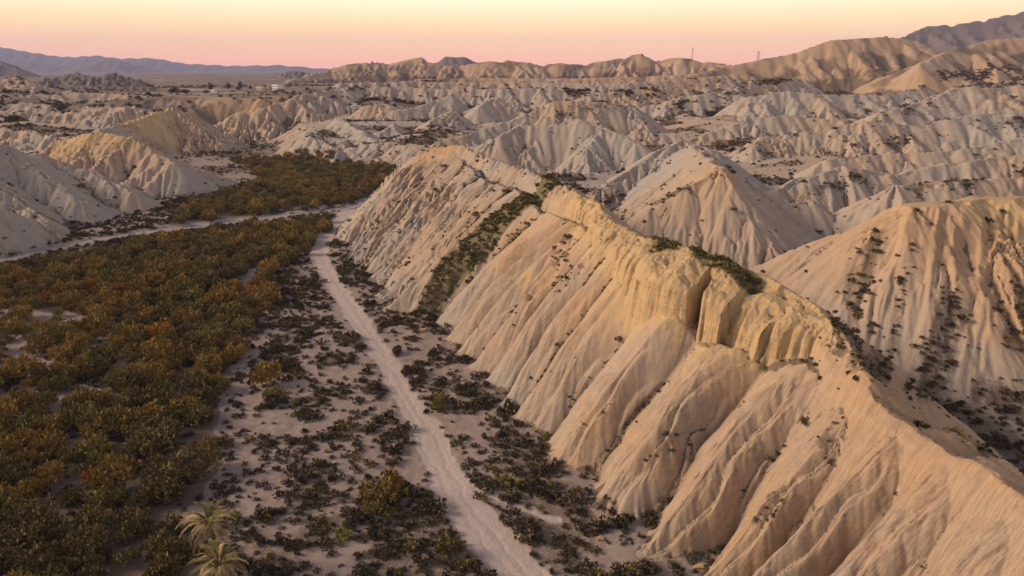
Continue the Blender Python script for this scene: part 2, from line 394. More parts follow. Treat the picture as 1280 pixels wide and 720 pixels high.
hill([(-120, 70, 2500), (0, 76, 2500), (30, 90, 2450)], desc=.4, space=.4, kind=5, rd=6)
hill([(320, 99, 2000), (345, 93, 2000), (365, 88, 2000), (410, 93, 2000)], desc=.3, space=.5, kind=5, rd=6)
hill([(-200, 52, 9000), (0, 58, 9000), (25, 63, 9000), (70, 70, 9000), (90, 71, 9000), (120, 69, 9000), (150, 73, 9000), (190, 72, 9000), (230, 79, 9000), (290, 82, 9000), (350, 81, 9000),
      (410, 86, 9000), (500, 87, 9000)], desc=.28, space=.6, kind=6, rd=30, sl=.6, spsl=.5)
hill([(-200, 70, 6500), (0, 75, 6500), (40, 78, 6500), (90, 83, 6500), (132, 74, 6500), (150, 76, 6500), (200, 87, 6500), (260, 93, 6400)], desc=.25, space=.6, kind=6, rd=30, sl=.5, spsl=.45)
# benches: in part of the badlands the tops are cut to flat, scrub-grown terraces
lev = 2.5 + .031 * np.clip(Y - 60, 0, 560) + 8.5 + 5 * fbm(X / 110, Y / 110, 2, 301) + .03 * X
bm_ = (KIND == 3) * sstep(205, 240, Y) * (1 - sstep(600, 700, Y)) * sstep(30, 70, X) * sstep(-.25, .05, fbm(X / 80, Y / 55, 2, 303))
ex = np.maximum(H - lev, 0)
H = H - bm_ * ex * .45 * sstep(0, 2, ex)
BENCH = bm_ * sstep(.3, 1.2, ex)
MACRO = H.copy()

# --- erosion: gullies that follow the fall of the ground, in finer and finer octaves
def gullies(gx, gy, wl, seed, sel):
    parts = np.array_split(np.arange(sel[0].start, sel[0].stop), 8)
    return np.concatenate(list(POOL.map(lambda ii: gullies_block(X[ii], Y[ii], gx[ii], gy[ii], wl, seed), [p for p in parts if len(p)])))
def gullies_block(x, y, gx, gy, wl, seed):
    g = np.hypot(gx, gy) + 1e-6
    sx, sy = -gy / g, gx / g
    cs = wl * 1.9; ix, iy = np.floor(x / cs), np.floor(y / cs)
    c = np.zeros(x.shape); s = np.zeros(x.shape); W = np.zeros(x.shape) + 1e-6
    for i in (-1, 0, 1):
        for j in (-1, 0, 1):
            a, b = ix + i, iy + j
            vx = x - (a + h2(a, b, seed)) * cs; vy = y - (b + h2(a, b, seed + 1)) * cs
            ww = np.clip(1 - (vx * vx + vy * vy) / cs ** 2, 0, 1) ** 2
            ph = (vx * sx + vy * sy) * (2 * math.pi / wl) + 6.28 * h2(a, b, seed + 2)
            c += ww * np.cos(ph); s += ww * np.sin(ph); W += ww
    mag = np.sqrt(c * c + s * s) + .12 * W
    return np.sqrt(np.clip((1 + c / mag) * .5, 0, 1))                   # round backs, sharp creases
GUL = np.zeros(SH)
GMX, GMY = grad(H)
slope0 = np.hypot(*grad(H))
for wl, amp, rmax, near in ((90, 9, 4000, 900), (34, 2.4, 2400, 260), (14, 1.7, 1500, 84), (6.5, .95, 900, 90), (3.2, .42, 560, 0), (1.5, .2, 300, 0), (.75, .07, 130, 0)):
    i0 = np.searchsorted(rs, max(34, near)); i1 = np.searchsorted(rs, min(rmax, 1e5))
    sel = (slice(i0, i1), slice(0, NT))
    gx, gy = grad(H); sl_ = np.hypot(gx, gy)[sel]
    gx, gy = GMX + .5 * (gx - GMX), GMY + .5 * (gy - GMY)
    p = gullies(gx, gy, wl, int(wl * 100), sel)
    m = sstep(.12, .42, sl_) * sstep(1.6, 3.2, wl / CELL[sel])
    if near: m = m * sstep(near, near * 1.6, RR[sel])
    m = m * (.55 + .9 * vn(X[sel] / (wl * 5), Y[sel] / (wl * 5), 91))
    if wl in (14, 34): m = m * (1 + .6 * sstep(-90, -130, X[sel]))
    if wl in (6.5, 3.2): m = m * (1 + .25 * sstep(-90, -130, X[sel]))
    m = m * (1 - .3 * (KIND[sel] == 2) * (wl == 3.2)) * (1 - .45 * CLIFF[sel])
    H[sel] += amp * m * (p - .72)
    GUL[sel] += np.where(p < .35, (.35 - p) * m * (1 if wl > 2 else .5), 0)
rough = sstep(.2, .6, slope0)
H += np.clip(RR * .0012, .05, 1.2) * fbm(X / np.clip(RR * .02, 1.2, 40), Y / np.clip(RR * .02, 1.2, 40), 2, 14) * rough * .35
# boulders and ledges in the cliff band
H += CLIFF * .18 * fbm(X / .9, Y / .9, 3, 33)

# --- track, wash and lanes on the valley floor
TRACK = ground_poly([(437, 262), (412, 285), (402, 305), (398, 322), (410, 345), (430, 375), (455, 410), (480, 450), (502, 490), (527, 530), (550, 580), (572, 620), (602, 660), (636, 697), (672, 740), (760, 860)])
tj = .7 * fbm(X / 2.0, Y / 2.0, 3, 44) + .4 * fbm(X / 9, Y / 9, 2, 45)
td = pdist(X, Y, TRACK) + tj
BRANCH = ground_poly([(553, 585), (600, 618), (655, 640), (700, 650)])
td = np.minimum(td, pdist(X, Y, BRANCH) + tj + .9 + 1.2 * sstep(0, 14, np.hypot(X - BRANCH[0][0], Y - BRANCH[0][1])))
tw = 1.85 + .75 * sstep(75, 55, Y) + .5 * sstep(150, 220, Y)
WASH = ground_poly([(-260, 385), (-100, 345), (0, 322), (90, 305), (170, 291), (240, 282), (300, 274), (380, 267), (440, 259), (475, 243), (500, 228)])
wd = pdist(X, Y, WASH) + 1.3 * fbm(X / 7, Y / 7, 3, 46)
ww = np.where(X < -75, 4.5, 3.2)
IW = [at_z(a, b, 3.5) for a, b in [(1330, 640), (1250, 572), (1190, 530), (1130, 492), (1080, 470), (1040, 440)]]
IW2 = [at_z(a, b, 6) for a, b in [(965, 335), (968, 300), (978, 275), (990, 262)]]
IW3 = [at_z(a, b, 7) for a, b in [(835, 268), (800, 255), (770, 243), (742, 235), (728, 215), (740, 203)]]
iwd = np.minimum(np.minimum(pdist(X, Y, IW) - .4, pdist(X, Y, IW2) - .1), pdist(X, Y, IW3) - .3) + .5 * fbm(X / 3, Y / 3, 2, 49)
floorish = sstep(.3, .12, slope0) * (KIND == 0)
trackm = sstep(tw + .35, tw - .35, td) * (Y < 260) * sstep(.5, .3, slope0)
washm = sstep(ww + .8, ww - .8, wd) * (Y < 380) * floorish
H -= trackm * (.10 + .05 * np.exp(-((np.abs(td) - .75) / .3) ** 2)) + washm * .5
H += .1 * fbm(X / 1.6, Y / 1.6, 2, 18) * floorish * (1 - trackm)
del wx, wy

def ground_z(x, y):
    x = np.asarray(x, float); y = np.asarray(y, float)
    r = np.hypot(x, y); a = np.arctan2(x, y)
    i = np.clip(np.searchsorted(rs, r) - 1, 0, SH[0] - 2); fi = np.clip((r - rs[i]) / (rs[i + 1] - rs[i]), 0, 1)
    f = (a - th[0]) / DTH; j = np.clip(np.floor(f).astype(int), 0, NT - 2); fj = np.clip(f - j, 0, 1)
    return (H[i, j] * (1 - fi) + H[i + 1, j] * fi) * (1 - fj) + (H[i, j + 1] * (1 - fi) + H[i + 1, j + 1] * fi) * fj


def hit(px_, py_):
    """the point of the ground seen at this pixel"""
    k = ray(px_, py_); Ys = np.geomspace(28, 1500, 1400); xs = k[0] / k[1] * Ys; zs = CAM_H + k[2] / k[1] * Ys
    i = np.nonzero(ground_z(xs, Ys) >= zs)[0]
    i = i[0] if len(i) else 700
    return (xs[i], Ys[i])
STRIPS = [([(1045, 565), (1000, 600), (940, 650), (880, 702)], 1.9, 1.15), ([(870, 545), (800, 590), (735, 640)], .9, .9), ([(810, 465), (760, 510), (720, 545)], .8, .8), ([(702, 312), (690, 350), (655, 380)], 2.4, .9),
          ([(735, 325), (690, 370), (640, 420)], 1.0, .8), ([(600, 268), (540, 310), (480, 350)], 1.2, .8), ([(655, 225), (600, 255), (560, 290)], 1.4, .7), ([(690, 430), (640, 480)], .8, .8), ([(560, 250), (500, 300)], 1.2, .6),
          ([(1095, 300), (1070, 360), (1052, 440)], 2.2, .9), ([(1150, 320), (1135, 390), (1112, 470)], 1.8, .9), ([(1190, 380), (1165, 440), (1140, 480)], 2.6, 1.0), ([(1218, 395), (1190, 455)], 2.0, .9), ([(1280, 350), (1268, 425)], 2.6, .9),
          ([(1085, 455), (1130, 480), (1200, 515), (1280, 560)], 3.0, 1.0), ([(1110, 450), (1180, 475), (1250, 505), (1290, 530)], 3.6, .8), ([(1180, 540), (1230, 565), (1280, 590)], 1.6, 1.0),
          ([(1150, 238), (1210, 228), (1280, 218)], 3.0, .9), ([(862, 147), (900, 136), (932, 120)], 7, .8), ([(905, 183), (930, 186), (952, 190)], 4, 1.0), ([(1040, 162), (1100, 151), (1160, 132)], 5, .8), ([(1120, 150), (1190, 156)], 4, .8),
          ([(1090, 188), (1180, 168), (1280, 152)], 3.5, .8), ([(680, 212), (730, 238), (785, 268)], 3, .8), ([(820, 215), (760, 250)], 2, .9), ([(640, 110), (720, 117), (820, 112)], 9, .7), ([(1180, 96), (1240, 86), (1280, 80)], 9, .7),
          ([(880, 118), (960, 110), (1040, 104)], 7, .6), ([(540, 160), (600, 150)], 4, .6), ([(380, 170), (430, 178), (490, 190)], 5, .6), ([(860, 235), (810, 262)], 1.5, .8), ([(960, 262), (1010, 240), (1080, 225)], 2.5, .8), ([(700, 145), (760, 135), (850, 130)], 5, .6)]
STRIP = np.zeros(SH)
for pts_, wd_, am_ in STRIPS:
    W_ = [hit(*p) for p in pts_]
    if max(math.dist(a, b) for a, b in zip(W_[:-1], W_[1:])) > 220: continue
    STRIP = np.maximum(STRIP, am_ * np.exp(-(pdist(X, Y, W_) / wd_) ** 2))
STRIP = STRIP * sstep(-.35, .35, fbm(X / np.clip(RR * .03, 2, 9), Y / np.clip(RR * .03, 2, 9), 3, 131)) * np.where(X > 40, .85, 1)

# --- colour drivers (what the ground is made of)
gx, gy = grad(H); SLOPE = np.hypot(gx, gy)
px, py, dep = project(X, Y, H)
k5 = 5
def blur(A, n):
    for ax in (0, 1):
        c = np.cumsum(np.insert(A, 0, 0, axis=ax), axis=ax); m = A.shape[ax]
        lo = np.clip(np.arange(m) - n, 0, m); hi = np.clip(np.arange(m) + n + 1, 0, m)
        A = (np.take(c, hi, ax) - np.take(c, lo, ax)) / (hi - lo).reshape((-1, 1) if ax == 0 else (1, -1))
    return A
CONC = blur(H, 9) - H                                                  # hollows > 0
CONC = CONC / np.clip(RR * .012, .5, 6)
hrel = H - np.minimum(flr, H)
big = fbm(X / 45, Y / 45, 3, 101)
def blob(cx, cy, rx, ry):
    return np.exp(-(((px - cx) / rx) ** 2 + ((py - cy) / ry) ** 2))
warm = .42 - .2 * sstep(140, 190, RR) * (1 - sstep(600, 800, RR)) + .65 * big + .35 * sstep(8, 22, hrel) * sstep(300, 150, RR)
warm = np.where(KIND == 2, .47 + .5 * fbm(X / 9, Y / 9, 3, 102) + .2 * sstep(110, 60, Y) - .3 * sstep(120, 170, Y) + .2 * sstep(6, 14, H) - .25 * sstep(5, 1, H), warm)
for Cx, Cy, rad, am in [(*at_y(1150, 300, 108)[:2], 22, .5), (*at_y(1240, 275, 110)[:2], 14, .5), (*at_y(140, 180, 290)[:2], 30, .6), (*at_y(190, 150, 420)[:2], 40, .7),
                       (*at_y(900, 225, 166)[:2], 9, .4), (*at_y(40, 140, 480)[:2], 60, .4), (*at_y(300, 135, 540)[:2], 50, .9), (*at_y(700, 130, 405)[:2], 26, .4), (*at_y(545, 195, 205)[:2], 12, .4),
                       (*at_y(1050, 70, 930)[:2], 160, .35), (*at_y(780, 110, 620)[:2], 90, .35)]:
    warm = warm + am * np.exp(-((X - Cx) ** 2 + (Y - Cy) ** 2) / rad ** 2)
warm = np.where(KIND == 4, .85 + .4 * big, warm)
warm = np.clip(warm, 0, 1.3)
cap = np.clip(CAPM * (.75 + .5 * fbm(X / 5, Y / 5, 3, 103)), 0, 1)
for Cx, Cy, rad, am in [(*at_y(1250, 268, 112)[:2], 9, .8), (*at_y(120, 170, 288)[:2], 16, .7), (*at_y(165, 178, 283)[:2], 10, .6), (*at_y(175, 148, 415)[:2], 26, .8), (*at_y(292, 140, 545)[:2], 16, .9),
                       (*at_z(529, 408, 1)[:2], 2.2, .9), (*at_z(660, 401, 5)[:2], 1.6, .9)]:
    cap = np.maximum(cap, am * np.exp(-((X - Cx) ** 2 + (Y - Cy) ** 2) / rad ** 2) * (.7 + .6 * vn(X / 4, Y / 4, 104)))
sand = (KIND == 0) * sstep(-14, 2, vsd) * sstep(.5, .2, SLOPE)
# where scrub grows: hollows, floors, flat benches
nA = vn(X / 9, Y / 9, 111); nB = fbm(X / 22, Y / 22, 3, 112)
veg = sstep(.12, .42, CONC) * np.clip(.75 + .9 * nB, 0, 1.2) * sstep(1.4, .7, SLOPE)
flatv = np.maximum(sstep(.32, .12, SLOPE) * (KIND != 0) * sstep(-.1, .45, nB), BENCH * sstep(.7, .35, SLOPE) * sstep(-.35, .15, nB))
veg = np.clip(np.maximum(veg, .8 * flatv), 0, 1)
veg = np.maximum(veg, (KIND == 0) * (vsd < -4) * sstep(.42, .2, SLOPE) * sstep(-.3, .3, nB) * .85)
GRASS_STRIP = [at_z(a, b, z) for a, b, z in [(690, 240, 22), (668, 268, 17.5), (630, 300, 12.5), (570, 350, 6), (512, 396, .5)]]
gsd = pdist(X, Y, GRASS_STRIP) + .8 * fbm(X / 3, Y / 3, 2, 113)
grassm = sstep(2.4, .8, gsd - 3.4 * sstep(119, 131, Y * .98 + X * .1)) * (KIND == 2)
TOPG = [at_y(905, 343, 84), at_y(880, 330, 86.5), at_y(930, 356, 81.5), at_y(832, 318, 91)]
for g in TOPG: grassm = np.maximum(grassm, .9 * np.exp(-((X - g[0]) ** 2 + (Y - g[1]) ** 2) / 7))
grassm = np.clip(grassm, 0, 1)
CONC2 = (blur(blur(MACRO, 26), 26) - H) / np.clip(RR * .03, 2, 14)
lowv = sstep(.1, .42, CONC2) * sstep(.95, .45, SLOPE) * np.clip(.75 + .8 * nB, 0, 1)
veg = np.where((KIND == 3) | (KIND == 0), np.maximum(veg, .85 * lowv), veg)
veg = np.where((KIND == 3) | ((KIND == 0) & (vsd < -3)), np.maximum(veg, .95 * sstep(11, 5, pdist(X, Y, IW)) * sstep(.75, .4, SLOPE) * (.55 + .6 * nA)), veg)
veg = np.where(KIND == 2, np.maximum(veg * .9, .9 * sstep(.45, .9, RIBC) * sstep(-.15, .3, fbm(X / 6, Y / 6, 2, 120))), veg)
veg = np.where(KIND >= 5, np.clip(.65 + .5 * nB, 0, 1), veg)
veg = np.where(KIND == 4, np.clip(.32 + .8 * nB + .7 * sstep(.05, .4, CONC), 0, .95), veg)
veg = np.maximum(veg, np.clip(STRIP * 1.1, 0, 1) * sstep(1.5, .9, SLOPE))
plainveg = (KIND == 0) * (Y > 560) * np.clip(.7 + .5 * fbm(X / 60, Y / 25, 3, 114), 0, 1)
veg = np.maximum(veg, plainveg)
THICK = ground_poly([(-300, 375), (0, 343), (120, 318), (200, 300), (300, 287), (395, 274), (420, 284), (395, 300), (380, 320), (335, 348), (335, 385), (312, 420), (292, 450), (275, 500), (262, 540),
                     (270, 580), (245, 620), (225, 660), (215, 720), (200, 830), (-450, 830)])
THIN = ground_poly([(-200, 395), (60, 385), (150, 400), (165, 440), (110, 520), (40, 545), (-200, 560)])
GAP = ground_poly([(290, 352), (340, 322), (352, 326), (305, 362)])
THICK2 = ground_poly([(200, 290), (240, 258), (330, 226), (500, 214), (500, 228), (470, 240), (440, 252), (370, 262), (250, 278)])
THICK3 = ground_poly([(290, 200), (400, 196), (500, 202), (505, 214), (330, 224)])
jx = X + 1.5 * fbm(X / 6, Y / 6, 2, 115); jy = Y + 1.5 * fbm(X / 6, Y / 6, 2, 116)
inT = inpoly(jx, jy, THICK); inThin = inpoly(jx, jy, THIN); inGap = inpoly(jx, jy, GAP); inT2 = inpoly(jx, jy, THICK2); inT3 = inpoly(jx, jy, THICK3)
lane = pdist(X, Y, ground_poly([(300, 400), (285, 450), (268, 520), (285, 600), (262, 640)]))
base_veg = np.where(inT, .75, 0.0); base_veg = np.where(inThin, .35 + .5 * nB, base_veg); base_veg = np.where(inGap, .1, base_veg)
base_veg = np.where(inT2 | inT3, .8, base_veg)
vfar = (KIND == 0) & (Y > 300) & ~(inT2 | inT3)
open_g = (KIND == 0) & (vsd > -3) & ~(inT | inT2 | inT3)
open_n = fbm(X / 5.5, Y / 5.5, 3, 117) + .35 * fbm(X / 24, Y / 24, 2, 118)
base_veg = np.where(open_g, .62 * sstep(-.2, .3, open_n), base_veg)
base_veg = np.where(vfar, .55 + .5 * nB, base_veg)
floorveg = np.clip(base_veg, 0, 1) * (1 - trackm) * (1 - washm)
veg = np.where((KIND == 0) & (vsd > -3) & (Y < 560), floorveg, veg) * (1 - trackm) * sstep(-.2, .7, iwd)
wash_all = np.maximum(washm, sstep(.5, -.2, iwd) * sstep(.9, .5, SLOPE))

# --- split the sheet into the pieces of the setting (faces, no overlap)
NRr = SH[0]
idx = np.arange(NRr * NT).reshape(SH)
quads = np.stack([idx[:-1, :-1], idx[:-1, 1:], idx[1:, 1:], idx[1:, :-1]], -1).reshape(-1, 4)
cls = KIND.copy()
cls[cls == 3] = 3
cls[(KIND == 0) & (vsd <= -3) & (Y < 700)] = 3
cls[(KIND == 0) & (Y >= 560)] = 1
cls[(KIND == 0) & (vsd > -3) & (Y < 560)] = 0
cls[(trackm > .5) & (KIND == 0)] = 7
cls[(washm > .5) & (KIND == 0)] = 8
qc = cls[:-1, :-1].reshape(-1)
nx, ny = -gx, -gy; nl = np.sqrt(nx * nx + ny * ny + 1)
NRM = np.stack([nx / nl, ny / nl, 1 / nl], -1).reshape(-1, 3)
CO = np.stack([X, Y, H], -1).reshape(-1, 3)
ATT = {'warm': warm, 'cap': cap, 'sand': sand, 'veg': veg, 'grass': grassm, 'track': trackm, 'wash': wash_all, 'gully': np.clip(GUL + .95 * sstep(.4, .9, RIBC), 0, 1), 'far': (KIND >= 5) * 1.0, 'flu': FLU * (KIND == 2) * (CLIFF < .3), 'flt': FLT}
ATT = {k: np.asarray(v, np.float32).reshape(-1) for k, v in ATT.items()}

# ------------------------------------------------------------------ materials
def newmat(name):
    m = bpy.data.materials.new(name); m.use_nodes = True
    b = m.node_tree.nodes['Principled BSDF']; b.inputs['Roughness'].default_value = .95
    b.inputs['Specular IOR Level'].default_value = .12
    return m, m.node_tree, b
def terrain_material():
    m, t, b = newmat('badland_ground')
    L = t.links.new
    def nd(ty, **k):
        n = t.nodes.new(ty)
        for a, v in k.items(): setattr(n, a, v)
        return n
    geo = nd('ShaderNodeNewGeometry')
    def att(n): return nd('ShaderNodeAttribute', attribute_name=n).outputs['Fac']
    def noise(scale, det=4, rough=.6, vec=None):
        n = nd('ShaderNodeTexNoise'); n.inputs['Scale'].default_value = scale; n.inputs['Detail'].default_value = det; n.inputs['Roughness'].default_value = rough
        L(vec or geo.outputs['Position'], n.inputs['Vector']); return n.outputs['Fac']
    def math_(op, a, c=None, clamp=False):
        n = nd('ShaderNodeMath', operation=op, use_clamp=clamp)
        for i, v in enumerate((a, c)):
            if v is None: continue
            if isinstance(v, (int, float)): n.inputs[i].default_value = v
            else: L(v, n.inputs[i])
        return n.outputs[0]
    def mixc(f, a, c):
        n = nd('ShaderNodeMix', data_type='RGBA'); 
        if isinstance(f, (int, float)): n.inputs['Factor'].default_value = f
        else: L(f, n.inputs['Factor'])
        for s, v in (('A', a), ('B', c)):
            if isinstance(v, tuple): n.inputs[s].default_value = (*v, 1)
            else: L(v, n.inputs[s])
        return n.outputs['Result']
    def rampv(v, lo, hi):
        n = nd('ShaderNodeMapRange'); n.inputs[1].default_value = lo; n.inputs[2].default_value = hi; n.interpolation_type = 'SMOOTHSTEP'
        L(v, n.inputs[0]); return n.outputs[0]
    n1 = noise(.9, 6, .62); n2 = noise(.12, 5, .55); n3 = noise(5.0, 5, .65); n4 = noise(.035, 4, .5)
    # tilted beds
    mp = nd('ShaderNodeMapping'); mp.inputs['Scale'].default_value = (.06, .06, 1.1); mp.inputs['Rotation'].default_value = (R(9), R(-7), 0)
    L(geo.outputs['Position'], mp.inputs['Vector']); beds = noise(1.0, 5, .6, mp.outputs[0])
    warmf = math_('ADD', att('warm'), math_('MULTIPLY', math_('SUBTRACT', n2, .5), .9))
    warmf = math_('ADD', warmf, math_('MULTIPLY', math_('SUBTRACT', beds, .5), .8), True)
    c = mixc(warmf, (.355, .308, .268), (.44, .282, .165))
    c = mixc(math_('MULTIPLY', rampv(n1, .35, .75), .35), c, (.35, .285, .225))
    c = mixc(math_('MULTIPLY', rampv(beds, .5, .68), .10), c, (.60, .50, .40))
    c = mixc(math_('MULTIPLY', rampv(n4, .5, .7), .3), c, (.42, .285, .19))
    # stains and rills running down the near slope
    cb = nd('ShaderNodeCombineXYZ'); L(math_('MULTIPLY', att('flu'), 9.0), cb.inputs[0]); L(math_('MULTIPLY', att('flt'), 2.2), cb.inputs[1])
    st1 = noise(1.0, 6, .65, cb.outputs[0]); st2 = noise(3.4, 5, .7, cb.outputs[0])
    onf = rampv(att('flu'), .001, .02)
    c = mixc(math_('MULTIPLY', math_('MULTIPLY', rampv(st1, .48, .68), .16), onf), c, (.25, .165, .10))
    c = mixc(math_('MULTIPLY', math_('MULTIPLY', rampv(st1, .46, .3), .22), onf), c, (.47, .385, .31))
    rill = rampv(math_('ABSOLUTE', math_('SUBTRACT', st2, .5)), .035, .0)
    c = mixc(math_('MULTIPLY', math_('MULTIPLY', rill, .5), onf), c, (.20, .135, .085))
    capc = mixc(rampv(n1, .3, .7), (.52, .335, .145), (.46, .335, .205))
    capc = mixc(math_('MULTIPLY', rampv(beds, .45, .6), .4), capc, (.58, .41, .21))
    c = mixc(math_('MULTIPLY', rampv(math_('ADD', att('cap'), math_('MULTIPLY', math_('SUBTRACT', n1, .5), .5)), .15, .75), .85), c, capc)
    c = mixc(math_('MULTIPLY', att('gully'), .72, True), c, (.26, .19, .14))  # brown gully soil, with shade painted into the colour along the rib creases
    sandc = mixc(rampv(n1, .3, .7), (.33, .255, .215), (.25, .19, .16))
    sandc = mixc(math_('MULTIPLY', rampv(n3, .45, .7), .35), sandc, (.16, .122, .108))
    c = mixc(att('sand'), c, sandc)
    vegc = mixc(rampv(n1, .3, .7), (.075, .055, .036), (.15, .108, .075))
    vf = math_('ADD', att('veg'), math_('MULTIPLY', math_('SUBTRACT', n3, .5), .9))
    vf = math_('ADD', vf, math_('MULTIPLY', math_('SUBTRACT', n1, .5), .7))
    vf = math_('MULTIPLY', rampv(vf, .35, .75), rampv(att('veg'), .05, .35))
    c = mixc(math_('MULTIPLY', vf, .8), c, vegc)
    gf = rampv(math_('ADD', att('grass'), math_('MULTIPLY', math_('SUBTRACT', n3, .5), .8)), .35, .7)
    c = mixc(math_('MULTIPLY', gf, .8), c, mixc(n1, (.085, .075, .03), (.15, .12, .055)))
    trackc = mixc(rampv(n3, .3, .7), (.47, .385, .34), (.38, .305, .27))
    c = mixc(att('track'), c, trackc)
    c = mixc(math_('MULTIPLY', att('wash'), rampv(n2, .3, .6)), c, mixc(n1, (.36, .32, .32), (.24, .20, .20)))
    farc = mixc(n4, (.13, .10, .085), (.22, .17, .14))
    c = mixc(att('far'), c, farc)
    L(c, b.inputs['Base Color'])
    bp = nd('ShaderNodeBump'); bp.inputs['Strength'].default_value = .55; bp.inputs['Distance'].default_value = .25
    hh = math_('ADD', math_('MULTIPLY', n3, .55), n1)
    hh = math_('ADD', hh, math_('MULTIPLY', math_('MULTIPLY', math_('SUBTRACT', st2, rill), onf), .1))
    hh = math_('ADD', hh, math_('MULTIPLY', att('cap'), math_('ADD', math_('MULTIPLY', beds, 3.5), math_('MULTIPLY', noise(1.7, 6, .7), 2.0))))
    L(hh, bp.inputs['Height']); L(bp.outputs[0], b.inputs['Normal'])
    return m
GROUND = terrain_material()
def simple(name, col, col2=None, scale=3.0, rough=.9, rnd=0.0):
    m, t, b = newmat(name); b.inputs['Roughness'].default_value = rough
    n = t.nodes.new('ShaderNodeTexNoise'); n.inputs['Scale'].default_value = scale; n.inputs['Detail'].default_value = 3
    g = t.nodes.new('ShaderNodeNewGeometry'); t.links.new(g.outputs['Position'], n.inputs['Vector'])
    mx = t.nodes.new('ShaderNodeMix'); mx.data_type = 'RGBA'
    mr = t.nodes.new('ShaderNodeMapRange'); mr.inputs[1].default_value = .3; mr.inputs[2].default_value = .7
    t.links.new(n.outputs['Fac'], mr.inputs[0])
    mx.inputs['A'].default_value = (*col, 1); mx.inputs['B'].default_value = (*(col2 or tuple(c * .7 for c in col)), 1)
    t.links.new(mr.outputs[0], mx.inputs['Factor'])
    res = mx.outputs['Result']
    if rnd:
        oi = t.nodes.new('ShaderNodeObjectInfo'); hs = t.nodes.new('ShaderNodeHueSaturation'); mr2 = t.nodes.new('ShaderNodeMapRange')
        mr2.inputs[3].default_value = 1 - rnd; mr2.inputs[4].default_value = 1 + rnd
        t.links.new(oi.outputs['Random'], mr2.inputs[0]); t.links.new(mr2.outputs[0], hs.inputs['Value']); t.links.new(res, hs.inputs['Color']); res = hs.outputs[0]
    t.links.new(res, b.inputs['Base Color'])
    return m

# ------------------------------------------------------------------ objects helpers
def tag(o, label=None, cat=None, group=None, kind=None):
    if label: o['label'] = label
    if cat: o['category'] = cat
    if group: o['group'] = group
    if kind: o['kind'] = kind
    return o
def mesh_obj(name, verts, faces, mat, parent=None, smooth=False):
    me = bpy.data.meshes.new(name); me.from_pydata([tuple(v) for v in verts], [], faces); me.update()
    if mat: me.materials.append(mat)
    if smooth: me.polygons.foreach_set('use_smooth', [True] * len(me.polygons))
    o = bpy.data.objects.new(name, me); COL.objects.link(o)
    if parent: o.parent = parent
    return o
def empty(name, loc, rz=0.0):
    o = bpy.data.objects.new(name, None); COL.objects.link(o); o.location = loc; o.rotation_euler = (0, 0, rz); o.empty_display_size = .5
    return o
def sheet(name, c, label):
    f = quads[np.isin(qc, c)]
    if not len(f): return
    u, inv = np.unique(f, return_inverse=True); inv = inv.reshape(-1).astype(np.int32)
    me = bpy.data.meshes.new(name)
    me.vertices.add(len(u)); me.vertices.foreach_set('co', CO[u].astype(np.float32).ravel())
    me.loops.add(len(inv)); me.loops.foreach_set('vertex_index', inv)
    nf = len(f); me.polygons.add(nf); me.polygons.foreach_set('loop_start', np.arange(0, nf * 4, 4, dtype=np.int32))
    me.polygons.foreach_set('use_smooth', np.ones(nf, bool))
    me.update(calc_edges=True)
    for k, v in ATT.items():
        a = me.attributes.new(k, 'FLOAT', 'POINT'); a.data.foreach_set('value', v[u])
    me.normals_split_custom_set_from_vertices(NRM[u].tolist())
    me.materials.append(GROUND)
    o = bpy.data.objects.new(name, me); COL.objects.link(o)
    tag(o, label, 'terrain', kind='structure')
    return o
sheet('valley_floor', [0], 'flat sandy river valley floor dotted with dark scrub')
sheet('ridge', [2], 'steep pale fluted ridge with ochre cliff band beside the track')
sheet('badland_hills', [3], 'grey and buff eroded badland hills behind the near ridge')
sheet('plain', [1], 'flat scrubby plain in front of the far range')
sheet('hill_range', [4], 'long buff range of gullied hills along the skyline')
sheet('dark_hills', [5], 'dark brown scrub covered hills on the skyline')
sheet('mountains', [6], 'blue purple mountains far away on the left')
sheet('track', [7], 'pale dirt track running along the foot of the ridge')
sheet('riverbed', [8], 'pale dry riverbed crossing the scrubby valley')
# the land behind and beside the camera, coarse
bv, bf = [], []
na = 40
for ri, r in enumerate((2.0, 60, 400, 3000, 11500)):
    for i in range(na + 1):
        a = R(56) + (R(360 - 112)) * i / na
        bv.append((r * math.sin(a), r * math.cos(a), -.05 if r < 3 else (0 if r < 500 else 20)))
for ri in range(4):
    for i in range(na):
        p = ri * (na + 1) + i; bf.append((p, p + na + 1, p + na + 2, p + 1))
gb = mesh_obj('ground', bv, bf, simple('dry_ground', (.27, .21, .17), (.18, .14, .11), .05)); tag(gb, 'dry scrubby ground spreading behind the viewpoint', kind='structure')

# ------------------------------------------------------------------ foliage
def leaf_mat(name, a, b, rnd=.28):
    m = simple(name, a, b, 1.6, .85, rnd)
    return m
F_OLIVE = leaf_mat('olive_foliage', (.235, .185, .056), (.125, .102, .035))
F_BROWN = leaf_mat('brown_foliage', (.205, .150, .058), (.112, .085, .037))
F_GOLD = leaf_mat('golden_foliage', (.330, .210, .056), (.190, .122, .038))
F_ORANGE = leaf_mat('orange_foliage', (.34, .165, .035), (.22, .11, .028))
F_DARK = leaf_mat('dark_scrub_foliage', (.100, .084, .046), (.056, .047, .028))
F_RED = leaf_mat('dry_scrub_foliage', (.130, .092, .060), (.075, .053, .037))
F_GREEN = leaf_mat('grass_blades', (.15, .128, .052), (.10, .085, .036))
WOOD = simple('grey_wood', (.13, .095, .07), (.07, .05, .04), 6)

